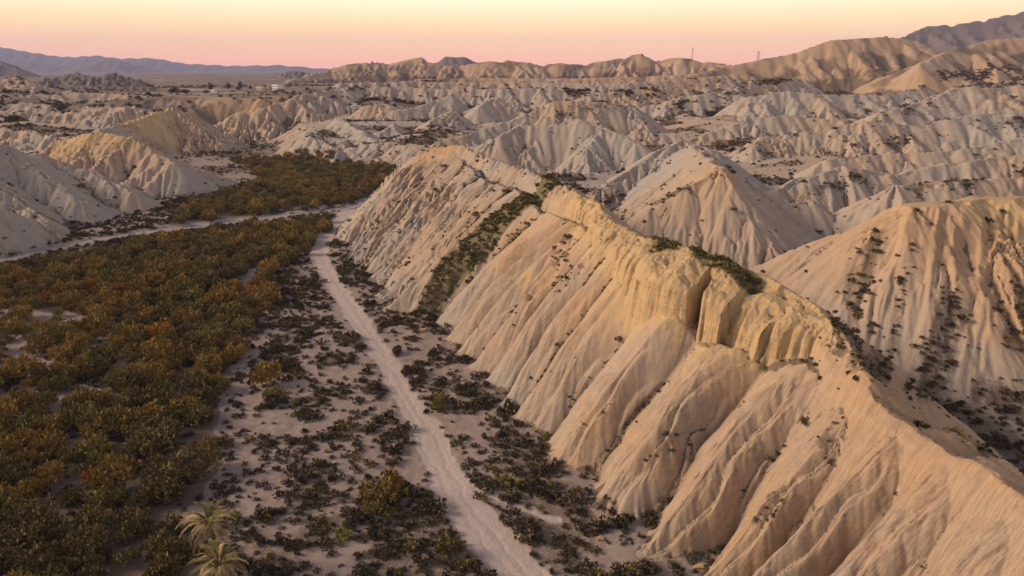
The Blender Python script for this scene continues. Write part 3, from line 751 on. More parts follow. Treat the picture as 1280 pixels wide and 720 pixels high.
def foliage_mesh(name, seed, n, rad, hgt, lobes, leaf, mat, up=.6):
    g = np.random.default_rng(seed)
    ang = g.uniform(0, 6.283, lobes); rr = rad * np.sqrt(g.uniform(0.02, .75, lobes))
    cx, cy = rr * np.cos(ang), rr * np.sin(ang)
    ht = hgt * (1 - .55 * (rr / rad) ** 2) * g.uniform(.75, 1.08, lobes)
    lr = rad * g.uniform(.28, .48, lobes)
    k = g.integers(0, lobes, n)
    d = g.normal(size=(n, 3)); d /= np.linalg.norm(d, axis=1)[:, None]
    q = g.uniform(.35, 1.0, n) ** .5
    P = np.stack([cx[k], cy[k], ht[k] * .62], 1) + d * q[:, None] * np.stack([lr[k], lr[k], ht[k] * .42], 1)
    P[:, 2] = np.maximum(P[:, 2], .06)
    dr = d * .9 + g.normal(size=(n, 3)) * .5; dr[:, 2] += up; dr /= np.linalg.norm(dr, axis=1)[:, None]
    sd = np.cross(dr, g.normal(size=(n, 3))); sd /= np.linalg.norm(sd, axis=1)[:, None] + 1e-9
    L = leaf * g.uniform(.6, 1.4, n)[:, None]; W = L * g.uniform(.22, .42, n)[:, None]
    V = np.stack([P - sd * W * .5, P + dr * L * .45 + sd * W * -.9, P + dr * L, P + dr * L * .5 + sd * W * .9], 1).reshape(-1, 3)
    F = np.arange(n * 4).reshape(-1, 4)
    me = bpy.data.meshes.new(name); me.from_pydata(V.tolist(), [], F.tolist()); me.materials.append(mat); me.update()
    return me
def stems_mesh(name, seed, rad, hgt, n=7):
    g = random.Random(seed); V, F = [], []
    for i in range(n):
        a = g.uniform(0, 6.28); e = Vector((rad * .6 * math.cos(a) * g.uniform(.3, 1), rad * .6 * math.sin(a) * g.uniform(.3, 1), hgt * g.uniform(.5, .8)))
        p = Vector((.12 * math.cos(a), .12 * math.sin(a), -.1)); m = p.lerp(e, .5) + Vector((0, 0, .12 * hgt))
        for (u, v, r0, r1) in ((p, m, .055, .04), (m, e, .04, .015)):
            b = len(V)
            for c, r in ((u, r0), (v, r1)):
                for q in range(4): V.append((c.x + r * math.cos(q * 1.571), c.y + r * math.sin(q * 1.571), c.z))
            for q in range(4): F.append((b + q, b + (q + 1) % 4, b + 4 + (q + 1) % 4, b + 4 + q))
    me = bpy.data.meshes.new(name); me.from_pydata(V, [], F); me.materials.append(WOOD); me.update(); return me

def scatter(name, label, pts, scl, rot, var, sources, cat=None, tilt=None):
    """one object for what nobody counts: points that carry plants"""
    me = bpy.data.meshes.new(name); n = len(pts)
    me.vertices.add(n); me.vertices.foreach_set('co', np.asarray(pts, np.float32).ravel())
    for k, v, ty in (('scl', scl, 'FLOAT'), ('rot', rot, 'FLOAT'), ('var', var, 'INT')):
        a = me.attributes.new(k, ty, 'POINT'); a.data.foreach_set('value', np.asarray(v, np.float32 if ty == 'FLOAT' else np.int32))
    o = bpy.data.objects.new(name, me); COL.objects.link(o)
    ng = bpy.data.node_groups.new(name + '_nodes', 'GeometryNodeTree')
    ng.interface.new_socket('Geometry', in_out='INPUT', socket_type='NodeSocketGeometry'); ng.interface.new_socket('Geometry', in_out='OUTPUT', socket_type='NodeSocketGeometry')
    gi = ng.nodes.new('NodeGroupInput'); go = ng.nodes.new('NodeGroupOutput'); jn = ng.nodes.new('GeometryNodeJoinGeometry')
    def na(k, ty):
        q = ng.nodes.new('GeometryNodeInputNamedAttribute'); q.data_type = ty; q.inputs['Name'].default_value = k; return q.outputs['Attribute']
    A_s, A_r, A_v = na('scl', 'FLOAT'), na('rot', 'FLOAT'), na('var', 'INT')
    cx = ng.nodes.new('ShaderNodeCombineXYZ'); ng.links.new(A_r, cx.inputs['Z'])
    for i, src in enumerate(sources):
        oi = ng.nodes.new('GeometryNodeObjectInfo'); oi.inputs['Object'].default_value = src; oi.inputs['As Instance'].default_value = True
        cp = ng.nodes.new('FunctionNodeCompare'); cp.data_type = 'INT'; cp.operation = 'EQUAL'
        ng.links.new(A_v, cp.inputs[2]); cp.inputs[3].default_value = i
        ip = ng.nodes.new('GeometryNodeInstanceOnPoints')
        ng.links.new(gi.outputs[0], ip.inputs['Points']); ng.links.new(cp.outputs[0], ip.inputs['Selection'])
        ng.links.new(oi.outputs['Geometry'], ip.inputs['Instance']); ng.links.new(cx.outputs[0], ip.inputs['Rotation']); ng.links.new(A_s, ip.inputs['Scale'])
        ng.links.new(ip.outputs[0], jn.inputs[0])
    ng.links.new(jn.outputs[0], go.inputs[0])
    md = o.modifiers.new('scatter', 'NODES'); md.node_group = ng
    tag(o, label, cat, kind='stuff')
    return o

AREA = (DRr * RR * DTH)
def sample(dens, rmin, rmax):
    """points drawn from the sheet with a density per square metre"""
    p = np.clip(dens * AREA, 0, None); p[(RR < rmin) | (RR > rmax)] = 0
    n = rng.poisson(p); ii = np.nonzero(n.reshape(-1))[0]; ii = np.repeat(ii, n.reshape(-1)[ii])
    x = X.reshape(-1)[ii]; y = Y.reshape(-1)[ii]; c = np.sqrt(AREA * np.ones(SH)).reshape(-1)[ii]
    x = x + rng.uniform(-.5, .5, len(ii)) * c; y = y + rng.uniform(-.5, .5, len(ii)) * c
    return x, y, ii
def thin_out(x, y, rad):
    """drop points that crowd an earlier one"""
    cell = {}; keep = np.zeros(len(x), bool)
    for i in range(len(x)):
        cx, cy = int(x[i] // rad[i]), int(y[i] // rad[i]); k = (cx, cy, int(rad[i] * 10))
        if k in cell: continue
        cell[k] = 1; keep[i] = True
    return keep
def in_frame(x, y, z, mg=12):
    a, b, d = project(x, y, z); return (a > -mg) & (a < 1280 + mg) & (b > -mg) & (b < 720 + mg), a, b, d

# ---- tamarisk thicket in the valley
TV = []                                                               # foliage meshes: 3 shapes x 4 colours
for ci, (cn, m) in enumerate((('olive', F_OLIVE), ('brown', F_BROWN), ('golden', F_GOLD), ('orange', F_ORANGE))):
    for sh in range(3):
        TV.append(foliage_mesh('tamarisk_foliage_%s_%d' % (cn, sh), 100 + sh, 620, 1.55, 2.5, 9 + sh, .36, m, .9))
TS = [stems_mesh('tamarisk_stems_%d' % sh, 40 + sh, 1.5, 2.3) for sh in range(3)]
tn = fbm(X / 16, Y / 16, 3, 201)
dT = np.where(inT, .24, 0) * (.5 + vn(X / 7, Y / 7, 202))
dT = np.where(inT & inThin, .10 * sstep(-.2, .25, tn) + .03, dT); dT = np.where(inGap, 0, dT)
dT = np.where(inT2, .16, dT); dT = np.where(inT3, .09, dT)
dT = dT * (1 - sstep(.2, .6, washm)) * (vsd > -2)
tx, ty, ti = sample(dT, 30, 420)
# a few lone bushes out on the open ground
lone = [at_z(a, b, 0)[:2] for a, b in [(482, 625), (560, 690), (470, 640), (548, 512), (340, 480), (345, 500), (500, 610)]]
tx = np.concatenate([[l[0] for l in lone], tx]); ty = np.concatenate([[l[1] for l in lone], ty])
ts = np.clip(rng.normal(.95, .24, len(tx)), .45, 1.6)
kp = thin_out(tx, ty, np.full(len(tx), 1.35)); kp[:len(lone)] = True
tx, ty, ts = tx[kp], ty[kp], ts[kp]
tz = ground_z(tx, ty)
cn_ = fbm(tx / 11, ty / 11, 3, 203) + .55 * rng.normal(size=len(tx)) * .5
far2 = ty > 150
tcol = np.where(cn_ > .85, 3, np.where(cn_ > .08, 2, np.where(cn_ > -.28, 0, 1)))
for a, b in [(160, 364), (282, 327), (118, 362), (210, 415), (236, 570), (110, 590)]:
    q = at_z(a, b, 1)[:2]; near_ = np.hypot(tx - q[0], ty - q[1]) < .9 + .012 * q[1]; tcol[near_] = 3
tcol[:len(lone)] = [2, 1, 0, 0, 2, 0, 1]
tshape = rng.integers(0, 3, len(tx)); trot = rng.uniform(0, 6.28, len(tx))
ok, ta, tb, td_ = in_frame(tx, ty, tz)
size = np.where(ok, ts / td_, 0)
order = np.argsort(-size); pick = order[:300]; rest = order[300:]
CN = ['olive green', 'dull brown', 'golden', 'orange']
t_src = {}
def where_words(a, b):
    if math.hypot(a - 262, b - 680) < 70: return 'close beside the two palms'
    if a > 225 and b > 640: return 'on the open ground left of the track'
    if b > 690: return 'in the thicket at the bottom edge'
    if b > 655: return 'in the thicket just above the bottom edge'
    if a > 300: return 'alone on open ground left of track'
    if a > 195: return 'on the right thicket edge, %s part' % ('near' if b > 600 else ('middle' if b > 540 else 'upper'))
    dep_ = 'near' if b > 600 else ('middle' if b > 540 else 'upper')
    if a < 60: return 'at the left edge, %s part of thicket' % dep_
    if a < 125: return 'left of the thicket centre, %s part' % dep_
    return 'right of the thicket centre, %s part' % dep_
ORD = ['leftmost', 'second from left', 'third from left', 'fourth from left', 'fifth from left', 'sixth from left', 'seventh from left', 'eighth from left', 'ninth from left', 'tenth from left',
       'eleventh from left', 'twelfth from left', 'thirteenth from left', 'fourteenth from left', 'fifteenth from left', 'sixteenth from left', 'seventeenth from left', 'eighteenth from left', 'nineteenth from left', 'twentieth from left']
def single_out(objs, xs):
    """things with one and the same description are told apart by their order in the picture"""
    by = {}
    for o, x in zip(objs, xs): by.setdefault(o['label'], []).append((x, o))
    for l, v in by.items():
        if len(v) < 2: continue
        v.sort(key=lambda p: p[0])
        for k, (x, o) in enumerate(v):
            if len(v) == 2: o['label'] = l + ', the %s one' % ('left' if k == 0 else 'right'); continue
            o['label'] = l + ', ' + (ORD[k] if k < len(ORD) else 'number %d from left' % (k + 1))
TOBJ, SOBJ = [], []
for i in pick:
    c, sh = int(tcol[i]), int(tshape[i])
    r = empty('tamarisk_shrub', (tx[i], ty[i], tz[i]), trot[i]); r.scale = (ts[i],) * 3
    f = bpy.data.objects.new('foliage', TV[c * 3 + sh]); COL.objects.link(f); f.parent = r
    st = bpy.data.objects.new('stems', TS[sh]); COL.objects.link(st); st.parent = r
    t_src.setdefault(c * 3 + sh, f)
    sz = 'large ' if ts[i] > 1.15 else ('small ' if ts[i] < .75 else '')
    tag(r, '%s%s tamarisk shrub %s' % (sz, CN[c], where_words(ta[i], tb[i])), 'shrub', 'tamarisk shrubs in the valley thicket'); TOBJ.append(r)
single_out(TOBJ, ta[pick])
keys = sorted(t_src); kmap = {k: j for j, k in enumerate(keys)}
var = np.array([kmap.get(int(tcol[i] * 3 + tshape[i]), 0) for i in rest])
scatter('tamarisk_thicket', 'brown and golden tamarisk thicket filling the valley floor', np.stack([tx, ty, tz], 1)[rest], ts[rest], trot[rest], var, [t_src[k] for k in keys], 'thicket')

# ---- low dark scrub: open ground, gullies, benches
SV = []
for ci, m in enumerate((F_DARK, F_RED, F_OLIVE)):
    for sh in range(3):
        SV.append(foliage_mesh('scrub_foliage_%d_%d' % (ci, sh), 300 + sh, 150, .55, .55, 5, .22, m, .4))
dS = np.zeros(SH)
openm = open_g & (Y < 330)
dS = np.where(openm, 1.25 * sstep(-.35, .25, open_n) + .3, dS)
dS = np.where(vfar & (vsd > -3) & (Y < 560), .3 * sstep(.3, .8, veg), dS)
dS = np.where(inT & ~inGap, .25, dS); dS = np.where(inThin, .5 * sstep(-.3, .2, nB) + .1, dS); dS = np.where(inGap, .1, dS)
dS = np.where(KIND == 2, .75 * sstep(.3, .9, veg) + .012, dS)
dS = np.where(KIND == 2, dS + .22 * sstep(125, 150, Y) * sstep(0, .3, fbm(X / 7, Y / 7, 2, 204)), dS)
dS = np.where((KIND == 3) | ((KIND == 0) & (vsd < -3)), .40 * sstep(.3, .85, veg) + .018, dS)
dS = dS + 1.25 * STRIP ** 1.4 * (KIND != 0) * np.where(RR < 140, 1.2, 1.3) + .5 * STRIP * (KIND == 0) * (vsd < -3)
dS = dS + 3.2 * (KIND == 2) * sstep(.4, .85, RIBC) * sstep(-.1, .3, fbm(X / 6, Y / 6, 2, 120))
dS = dS * (1 - sstep(.05, .3, trackm)) * (1 - sstep(.3, .7, wash_all)) * (1 - .4 * sstep(250, 500, RR)) * sstep(2.4, 1.5, SLOPE)
dS = np.where(H > 45, dS * .5, dS)
dS = np.where((cls == 1) & (Y < 1250) & (X < 0), .012 * sstep(.4, .9, veg) * sstep(90, 150, np.hypot(X + 330, (Y - 890) * .6)), dS)
sx_, sy_, si = sample(dS, 34, 1250)
ss = np.clip(rng.lognormal(-.4, .45, len(sx_)), .3, 2.4) * (1 + .15 * sstep(150, 500, np.hypot(sx_, sy_)))
sK = KIND.reshape(-1)[si]
ss = np.where(sK == 2, ss * .72, ss); ss = np.where(np.hypot(sx_, sy_) > 560, ss * 2.4, ss)
kp = thin_out(sx_, sy_, np.round(.5 + .25 * np.round(ss), 2)); sx_, sy_, ss, sK = sx_[kp], sy_[kp], ss[kp], sK[kp]
sz_ = ground_z(sx_, sy_) - .05
far_s = np.hypot(sx_, sy_) > 95
scol = np.where(rng.uniform(size=len(sx_)) < np.where(far_s, .3, .55), 0, np.where(rng.uniform(size=len(sx_)) < np.where(far_s, .88, .72), 1, 2))
ss = np.where(sK != 0, ss * .85, ss); sshape = rng.integers(0, 3, len(sx_)); srot = rng.uniform(0, 6.28, len(sx_))
ok, sa, sb, sd_ = in_frame(sx_, sy_, sz_)
inthk = inpoly(sx_, sy_, THICK)
size = np.where(ok & ~inthk, ss / sd_, 0)
order = np.argsort(-size); pick = order[:300]; rest = order[300:]
SN = ['dark', 'brown', 'olive']
s_src = {}
def where_scrub(x, y, a, b, k):
    if k == 2: return 'on the pale fluted slope of the ridge'
    d = float(pdist(np.array([x]), np.array([y]), TRACK)[0])
    tx_ = np.interp(b, [300, 410, 490, 580, 660, 740], [402, 455, 502, 550, 602, 672])
    side = 'right' if a > tx_ else 'left'
    if a > 1000: return 'beside the wash behind the ridge'
    far_ = 'near the bottom edge' if b > 655 else ('level with the palms' if b > 610 else ('beyond the palms' if b > 540 else 'far up the track'))
    if d < 4.5: return 'on %s verge of track, %s' % (side, far_)
    if side == 'right': return 'near ridge foot, %s' % far_
    if a < 330: return 'beside the thicket edge, %s' % far_
    if a < 430: return 'between thicket and track, %s' % far_
    return 'left of the track, %s' % far_
for i in pick:
    v = int(scol[i] * 3 + sshape[i])
    o = bpy.data.objects.new('scrub_bush', SV[v]); COL.objects.link(o); o.location = (sx_[i], sy_[i], sz_[i]); o.rotation_euler = (0, 0, srot[i]); o.scale = (ss[i],) * 3
    s_src.setdefault(v, o)
    q = 'broad ' if ss[i] > 1.25 else ('low ' if ss[i] > .85 else 'tiny ')
    tag(o, '%s%s scrub bush %s' % (q, SN[int(scol[i])], where_scrub(sx_[i], sy_[i], sa[i], sb[i], sK[i])), 'bush', 'low scrub bushes on the open ground'); SOBJ.append(o)
single_out(SOBJ, sa[pick])
keys = sorted(s_src); kmap = {k: j for j, k in enumerate(keys)}
var = np.array([kmap.get(int(scol[i] * 3 + sshape[i]), 0) for i in rest])
scatter('scrub_cover', 'dark low scrub dotted over open ground, gullies and benches', np.stack([sx_, sy_, sz_], 1)[rest], ss[rest], srot[rest], var, [s_src[k] for k in keys], 'scrub')
print('tamarisk', len(tx), 'scrub', len(sx_))

# ---- grass: green strip down the gully and tufts on the ridge top
GV = foliage_mesh('grass_tuft_blades', 500, 40, .32, .34, 3, .26, F_GREEN, 1.2)
gsrc = None
gx_, gy_, gi_ = sample(2.2 * sstep(.35, .8, grassm), 34, 260)
gs = rng.uniform(.7, 1.7, len(gx_)); gz_ = ground_z(gx_, gy_) - .04
# blades as one mesh of its own, in place
base = np.array([v.co[:] for v in GV.vertices]); nb = len(base); gr = rng.uniform(0, 6.28, len(gx_))
ca, sa2 = np.cos(gr), np.sin(gr)
Vg = np.empty((len(gx_), nb, 3))
Vg[:, :, 0] = gx_[:, None] + gs[:, None] * (ca[:, None] * base[None, :, 0] - sa2[:, None] * base[None, :, 1])
Vg[:, :, 1] = gy_[:, None] + gs[:, None] * (sa2[:, None] * base[None, :, 0] + ca[:, None] * base[None, :, 1])
Vg[:, :, 2] = gz_[:, None] + gs[:, None] * base[None, :, 2]
sub = slice(0, 2600); Vg = Vg[sub].reshape(-1, 3)
go_ = mesh_obj('grass', Vg.tolist(), np.arange(len(Vg)).reshape(-1, 4).tolist(), F_GREEN); tag(go_, 'olive green grass strip down the gully and on the ridge top', 'grass', kind='stuff')

# ------------------------------------------------------------------ palms
def frond_mesh(name, length, droop, lift, mat, seed, nl=26, spread=.55):
    g = random.Random(seed); V, F = [], []
    pts = []; n = 9; x = z = 0; a = lift
    for i in range(n + 1):
        pts.append((x, z, a)); st = length / n; x += st * math.cos(a); z += st * math.sin(a); a -= droop / n * (1 + i * .12)
    def onc(t):
        f = t * n; i = min(int(f), n - 1); u = f - i
        return [pts[i][k] + (pts[i + 1][k] - pts[i][k]) * u for k in range(3)]
    for i in range(n + 1):
        w_ = .045 * (1 - .85 * i / n); px_, pz_, _ = pts[i]
        V += [(px_, -w_, pz_), (px_, w_, pz_), (px_, 0, pz_ - w_ * 1.3)]
    for i in range(n):
        b = i * 3
        for p, q in ((0, 1), (1, 2), (2, 0)): F.append((b + p, b + q, b + 3 + q, b + 3 + p))
    for k in range(nl):
        t = .12 + .88 * (k + .5) / nl; cx, cz, ca = onc(t)
        ll = length * .175 * (math.sin(math.pi * min(1, t * .85 + .12)) ** .6) * g.uniform(.8, 1.1)
        for sd in (-1, 1):
            fa = R(g.uniform(38, 58)); dx = math.cos(ca) * math.cos(fa); dz = math.sin(ca) * math.cos(fa) + g.uniform(.05, .3) - .25 * t; dy = sd * math.sin(fa)
            e = (cx + dx * ll, dy * ll, cz + dz * ll); w_ = .035
            m = ((cx + e[0]) / 2, e[1] / 2, (cz + e[2]) / 2 + .03 * ll)
            b = len(V); V += [(cx - w_, 0, cz), (cx + w_, 0, cz), (m[0] + w_, m[1], m[2]), (m[0] - w_, m[1], m[2]), (e[0], e[1], e[2] - .08 * ll)]
            F += [(b, b + 1, b + 2, b + 3), (b + 3, b + 2, b + 4)]
    me = bpy.data.meshes.new(name); me.from_pydata(V, [], F); me.materials.append(mat); me.update(); return me
P_GREEN = simple('palm_green', (.22, .175, .058), (.14, .112, .042), 2, .7, .2)
P_PALE = simple('palm_pale', (.46, .335, .15), (.31, .225, .10), 2, .75, .2)
P_DRY = simple('palm_dry', (.50, .36, .23), (.34, .24, .155), 2, .85, .2)
P_TRUNK = simple('palm_trunk', (.12, .09, .065), (.06, .045, .035), 7)
FR = [[frond_mesh('frond_upright_%d' % k, 2.3, R(62), R(72), P_GREEN, k) for k in range(3)],
      [frond_mesh('frond_spreading_%d' % k, 2.7, R(75), R(36), P_PALE if k else P_GREEN, 10 + k) for k in range(3)],
      [frond_mesh('frond_hanging_%d' % k, 2.6, R(58), R(-4), P_DRY if k else P_PALE, 20 + k, 20) for k in range(3)]]
def palm(px_, py_, zc_, label, seed):
    g = random.Random(seed); c = at_z(px_, py_, 0)
    # crown seen at this pixel, zc_ above the ground
    a_, b_, c_ = ray(px_, py_); t_ = (zc_ - CAM_H) / c_; x_, y_ = a_ * t_, b_ * t_
    gz = float(ground_z([x_], [y_])[0]); r = empty('palm_tree', (x_, y_, gz)); hh = zc_ - gz
    tag(r, label, 'palm tree', 'palms at the edge of the thicket')
    V, F = [], []; n = 14
    for i in range(n + 1):
        t_ = i / n; rad = .30 - .07 * t_ + (.05 if i % 2 else 0) + .10 * max(0, t_ - .85) / .15
        for q in range(10): V.append((rad * math.cos(q * .6283), rad * math.sin(q * .6283), -.2 + (hh + .2) * t_))
    for i in range(n):
        for q in range(10): F.append((i * 10 + q, i * 10 + (q + 1) % 10, i * 10 + 10 + (q + 1) % 10, i * 10 + 10 + q))
    F.append(tuple(range(n * 10, n * 10 + 10)))
    mesh_obj('trunk', V, F, P_TRUNK, r)
    k = 0
    for tier, cnt in ((0, 11), (1, 14), (2, 14)):
        for i in range(cnt):
            f = bpy.data.objects.new('frond', FR[tier][g.randrange(3)]); COL.objects.link(f); f.parent = r
            az = i * 2 * math.pi / cnt + g.uniform(-.16, .16) + tier * .4
            sc_ = g.uniform(.85, 1.12)
            f.location = (.16 * math.cos(az), .16 * math.sin(az), hh + .12 - .14 * tier); f.rotation_euler = (g.uniform(-.2, .2), g.uniform(-.2, .16), az); f.scale = (sc_,) * 3
    return r
palm(261, 653, 5.6, 'bushy date palm with pale hanging fronds, the farther of the two', 3)
palm(273, 706, 6.0, 'date palm cut by the bottom edge, the nearer of the two', 5)

# ------------------------------------------------------------------ boulders
B_OR = simple('ochre_rock', (.43, .28, .15), (.34, .225, .13), 2.5)
def boulder(px_, py_, z_, rad, label, seed):
    import bmesh
    bm = bmesh.new(); bmesh.ops.create_icosphere(bm, subdivisions=3, radius=1)
    g = random.Random(seed); dirs = [Vector((g.gauss(0, 1), g.gauss(0, 1), g.gauss(0, 1))).normalized() for _ in range(14)]; cut = [g.uniform(.45, .8) for _ in dirs]
    for v in bm.verts:
        m = 1.0
        for d, c in zip(dirs, cut):
            q = v.co.dot(d)
            if q > c: v.co -= d * (q - c)
        v.co += Vector((g.gauss(0, .012), g.gauss(0, .012), g.gauss(0, .012)))
        v.co = Vector((v.co.x * rad * 1.15, v.co.y * rad * .9, v.co.z * rad * .7))
    me = bpy.data.meshes.new('boulder'); bm.to_mesh(me); bm.free(); me.materials.append(B_OR)
    o = bpy.data.objects.new('boulder', me); COL.objects.link(o)
    x_, y_, _ = at_z(px_, py_, z_); o.location = (x_, y_, float(ground_z([x_], [y_])[0]) + rad * .12); o.rotation_euler = (0, 0, g.uniform(0, 6))
    tag(o, label, 'boulder', 'ochre boulders fallen from the cliff')
boulder(529, 408, 1.0, .8, 'broad ochre boulder at the foot of the ridge below the grass strip', 1)
boulder(658, 401, 7.0, .7, 'ochre boulder halfway up the fluted slope', 2)
boulder(750, 673, .2, .5, 'small ochre boulder among scrub at the ridge foot', 3)
boulder(877, 689, 2.0, .62, 'rounded buff boulder in the scrubby gully near the bottom edge', 4)

# ------------------------------------------------------------------ buildings and trees on the plain
WHITE = simple('white_render', (.80, .78, .74), (.70, .67, .62), .4); OCHRE = simple('ochre_render', (.42, .28, .18), (.34, .22, .14), .4)
GLASSM = simple('dark_window', (.05, .05, .06), (.03, .03, .04), 1, .25); ROOFM = simple('clay_roof', (.40, .20, .12), (.30, .15, .09), .8); PALEW = simple('pale_wall', (.62, .55, .48), (.52, .46, .40), .3)
def box(name, cx, cy, cz, sx, sy, sz, mat, parent):
    V = [(cx + a * sx / 2, cy + b * sy / 2, cz + c * sz) for c in (0, 1) for a, b in ((-1, -1), (1, -1), (1, 1), (-1, 1))]
    F = [(0, 3, 2, 1), (4, 5, 6, 7), (0, 1, 5, 4), (1, 2, 6, 5), (2, 3, 7, 6), (3, 0, 4, 7)]
    return mesh_obj(name, V, F, mat, parent)
def plain_spot(px_, py_):
    """where the ground of the plain is seen at this pixel"""
    Ys = np.linspace(600, 1500, 600); k = ray(px_, py_); xs = k[0] / k[1] * Ys; zs = CAM_H + k[2] / k[1] * Ys; gz = ground_z(xs, Ys)
    i = np.nonzero(gz >= zs)[0]; i = i[0] if len(i) else 350
    return xs[i], Ys[i], gz[i]
def house(px_, py_, wd_, dp_, hg_, wallm, name, label, nw, storeys=1, gable=False):
    x_, y_, z_ = plain_spot(px_, py_); r = empty(name, (x_, y_, z_), R(-34)); tag(r, label, 'building', 'buildings on the plain')
    w_ = box('wall', 0, 0, -.3, wd_, dp_, hg_ + .3, wallm, r)
    if gable:
        V = [(-wd_ / 2 - .3, -dp_ / 2 - .3, hg_ + .003), (wd_ / 2 + .3, -dp_ / 2 - .3, hg_ + .003), (wd_ / 2 + .3, dp_ / 2 + .3, hg_ + .003), (-wd_ / 2 - .3, dp_ / 2 + .3, hg_ + .003), (-wd_ / 2 - .3, 0, hg_ + 1.6), (wd_ / 2 + .3, 0, hg_ + 1.6)]
        mesh_obj('roof', V, [(0, 1, 5, 4), (2, 3, 4, 5), (1, 2, 5), (3, 0, 4), (0, 3, 2, 1)], ROOFM, r)
    else:
        rf = box('roof', 0, 0, hg_ + .003, wd_ + .3, dp_ + .3, .35, wallm, r); box('parapet', 0, -dp_ / 2 - .05, hg_ + .36, wd_ + .2, .2, .4, wallm, rf)
    for st in range(storeys):
        for i in range(nw):
            wx_ = -wd_ / 2 + wd_ * (i + .5) / nw; zz = .9 + st * 2.9
            if st == 0 and i == nw // 2: box('door', wx_, -dp_ / 2 - .03, 0, 1.1, .1, 2.1, GLASSM, r); continue
            wn = box('window', wx_, -dp_ / 2 - .02, zz, 1.3, .08, 1.3, GLASSM, r); box('sill', wx_, -dp_ / 2 - .1, zz - .14, 1.6, .25, .12, wallm, wn)
house(347.5, 112.4, 11.5, 9, 5.9, WHITE, 'white_house', 'two storey white flat roofed house on the far plain', 4, 2)
house(337.5, 112.2, 7.5, 7, 3.8, OCHRE, 'farm_building', 'low reddish brown farm building left of the white house', 2, 1, True)
house(326, 112.4, 11, 6, 3.2, PALEW, 'farm_building', 'long low tan farm building left of the reddish one', 4)
house(267.5, 116, 4.5, 3.5, 2.2, WHITE, 'shed', 'tiny white shed beside the leftmost tall tree on the plain', 2)
x0_, y0_, z0_ = plain_spot(357, 112.2); x1_, y1_, z1_ = plain_spot(410, 111.6)
wv = []; n = 16
for i in range(n + 1):
    t_ = i / n; xx = x0_ + (x1_ - x0_) * t_; yy = y0_ + (y0_ + 12 - y0_) * t_; gz = float(ground_z([xx], [yy])[0])
    for dy_, dz_ in ((-.2, -.5), (.2, -.5), (.2, 1.5), (-.2, 1.5)): wv.append((xx, yy + dy_, gz + dz_))
wf = [(i * 4 + q, i * 4 + 4 + q, i * 4 + 4 + (q + 1) % 4, i * 4 + (q + 1) % 4) for i in range(n) for q in range(4)] + [(0, 1, 2, 3), (n * 4 + 3, n * 4 + 2, n * 4 + 1, n * 4)]
tag(mesh_obj('boundary_wall', wv, wf, PALEW), 'long low pale wall running right from the white house', 'wall')
T_DARK = leaf_mat('pine_foliage', (.045, .05, .028), (.026, .03, .018))
TRM = [foliage_mesh('tree_crown_%d' % k, 700 + k, 420, 2.6, 6.5, 10, .8, T_DARK, .5) for k in range(3)]
def tree(px_, py_, h_, wd_, label, k):
    x_, y_, z_ = plain_spot(px_, py_); r = empty('tree', (x_, y_, z_), k * 1.3); tag(r, label, 'tree', 'dark trees around the farm on the plain')
    V, F = [], []
    for i in range(5):
        rad = .3 * (1 - i / 6)
        for q in range(6): V.append((rad * math.cos(q * 1.047) + .1 * math.sin(i), rad * math.sin(q * 1.047), -.3 + h_ * .75 * i / 4))
    for i in range(4):
        for q in range(6): F.append((i * 6 + q, i * 6 + (q + 1) % 6, i * 6 + 6 + (q + 1) % 6, i * 6 + 6 + q))
    mesh_obj('trunk', V, F, WOOD, r)
    c = bpy.data.objects.new('crown', TRM[k % 3]); COL.objects.link(c); c.parent = r
    c.location = (0, 0, h_ * .1); c.scale = (wd_ / 5.2, wd_ / 5.2, h_ * .9 / 6.8)
for i, (a, b, h_, w_, l) in enumerate([(263.5, 115, 11.5, 6.5, 'dark tall tree, leftmost of the tall trees near the white shed'), (285, 112.5, 9.5, 6.5, 'dark rounded tree, second of the tall trees on the plain'),
        (301.5, 113, 12, 5.5, 'tallest dark tree on the plain, third from left'), (297.5, 113.5, 5.5, 6, 'low dark tree against the tallest tree on the plain'), (313.5, 112, 6, 4.5, 'small dark tree left of the tan farm building'),
        (332, 112, 5.5, 4, 'small dark tree between the tan and reddish farm buildings'), (220.5, 118.5, 6.5, 10, 'broad dark tree at the far left of the plain group'), (234, 118, 5, 9, 'low broad dark tree right of the leftmost broad one'),
        (348, 113.4, 2.4, 3.5, 'dark bushy tree in front of the white house')]):
    tree(a, b, h_, w_, l, i)

# dark belt of trees along the foot of the far range, too far to tell apart
belt = []
for a in np.linspace(540, 905, 260):
    q = at_y(a + random.uniform(-2, 2), 100, 1120 + 130 * vn0(np.array([a / 60.]), np.array([.5]), 9)[0] + random.uniform(-25, 25)); belt.append(q[:2])
belt = np.array(belt); bz = ground_z(belt[:, 0], belt[:, 1])
crown0 = [o for o in bpy.data.objects if o.name.startswith('crown')][0]
scatter('tree_belt', 'dark belt of far trees along the foot of the range', np.stack([belt[:, 0], belt[:, 1], bz - .8], 1), rng.uniform(.5, 1.15, len(belt)), rng.uniform(0, 6, len(belt)), np.zeros(len(belt)), [crown0], 'trees')

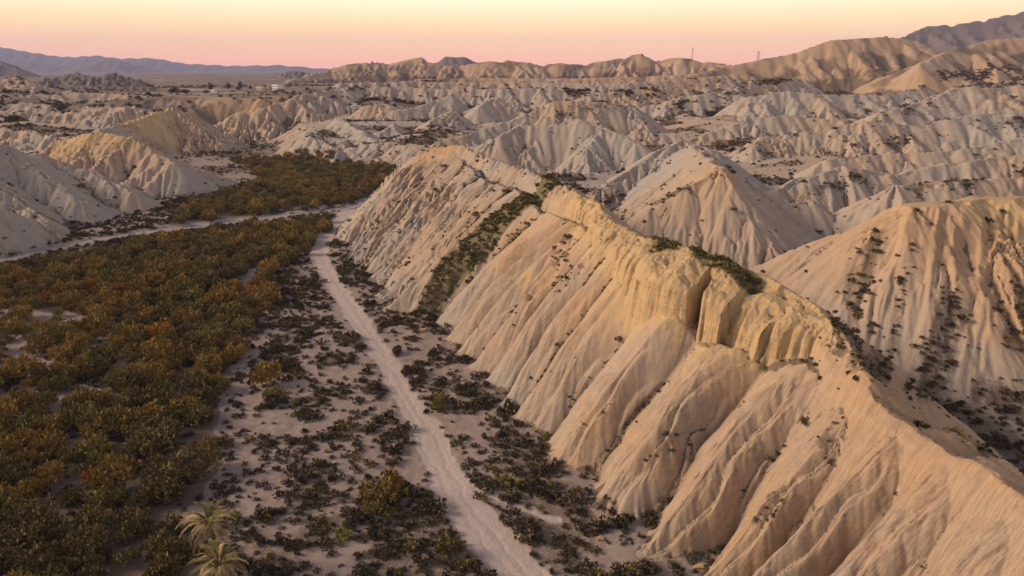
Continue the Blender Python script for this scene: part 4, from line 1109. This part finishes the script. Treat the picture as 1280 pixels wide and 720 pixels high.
# ------------------------------------------------------------------ power pylons on the skyline
STEEL = simple('galvanised_steel', (.28, .22, .21), (.22, .18, .17), 1, .5)
def pylon(px_, ytop, label):
    k = ray(px_, 70); Ys = np.linspace(1000, 1700, 300); xs = k[0] / k[1] * Ys; gz = ground_z(xs, Ys); i = int(np.argmax((gz - CAM_H) / Ys))
    y_ = Ys[i]; x_ = xs[i]; z_ = gz[i]; top = at_y(px_, ytop, y_)[2]; h_ = max(top - z_, 14)
    r = empty('power_pylon', (x_, y_, z_)); tag(r, label, 'pylon', 'power pylons on the skyline')
    def bars(name, segs, th_):
        V, F = [], []
        for p, q in segs:
            b = len(V); p, q = Vector(p), Vector(q); d = (q - p).normalized(); u = d.orthogonal().normalized() * th_; v = d.cross(u)
            for c in (p, q):
                for m_ in (u, v, -u, -v): V.append(tuple(c + m_))
            for e in range(4): F.append((b + e, b + (e + 1) % 4, b + 4 + (e + 1) % 4, b + 4 + e))
        return mesh_obj(name, V, F, STEEL, r)
    w0, w1 = h_ * .07, .5
    def cor(t_): ww_ = w0 + (w1 - w0) * t_; return [(sx * ww_, sy * ww_, h_ * t_ - .2) for sx, sy in ((-1, -1), (1, -1), (1, 1), (-1, 1))]
    for q in range(4): bars('leg', [(cor(0)[q], cor(1)[q])], .13)
    sg = []
    for i in range(7):
        A, B = cor(i / 7), cor((i + 1) / 7)
        for q in range(4): sg += [(A[q], B[(q + 1) % 4]), (B[q], B[(q + 1) % 4])]
    bars('bracing', sg, .06)
    for t_ in (.72, .84, .95): bars('crossarm', [((-h_ * .11, 0, h_ * t_), (h_ * .11, 0, h_ * t_)), ((-h_ * .11, 0, h_ * t_), (0, 0, h_ * t_ + 1)), ((h_ * .11, 0, h_ * t_), (0, 0, h_ * t_ + 1))], .1)
pylon(865.5, 59.5, 'taller thin lattice pylon on the skyline, the left one')
pylon(948, 64, 'shorter thin lattice pylon on the skyline near the mesa')

# ------------------------------------------------------------------ the air: even thin haze over the whole place
hz = mesh_obj('haze', [(a * 12500, b * 12500, c) for c in (-6, 560) for a, b in ((-1, -1), (1, -1), (1, 1), (-1, 1))],
              [(0, 3, 2, 1), (4, 5, 6, 7), (0, 1, 5, 4), (1, 2, 6, 5), (2, 3, 7, 6), (3, 0, 4, 7)], None)
hm = bpy.data.materials.new('thin_haze'); hm.use_nodes = True; ht = hm.node_tree; ht.nodes.clear()
ho = ht.nodes.new('ShaderNodeOutputMaterial'); pv = ht.nodes.new('ShaderNodeVolumePrincipled')
pv.inputs['Color'].default_value = (.56, .60, 1.0, 1); pv.inputs['Density'].default_value = 8.0e-5; pv.inputs['Anisotropy'].default_value = 0.0
ht.links.new(pv.outputs[0], ho.inputs['Volume']); hz.data.materials.append(hm)
tag(hz, 'thin lavender haze filling the air over the badlands', 'haze', kind='stuff')
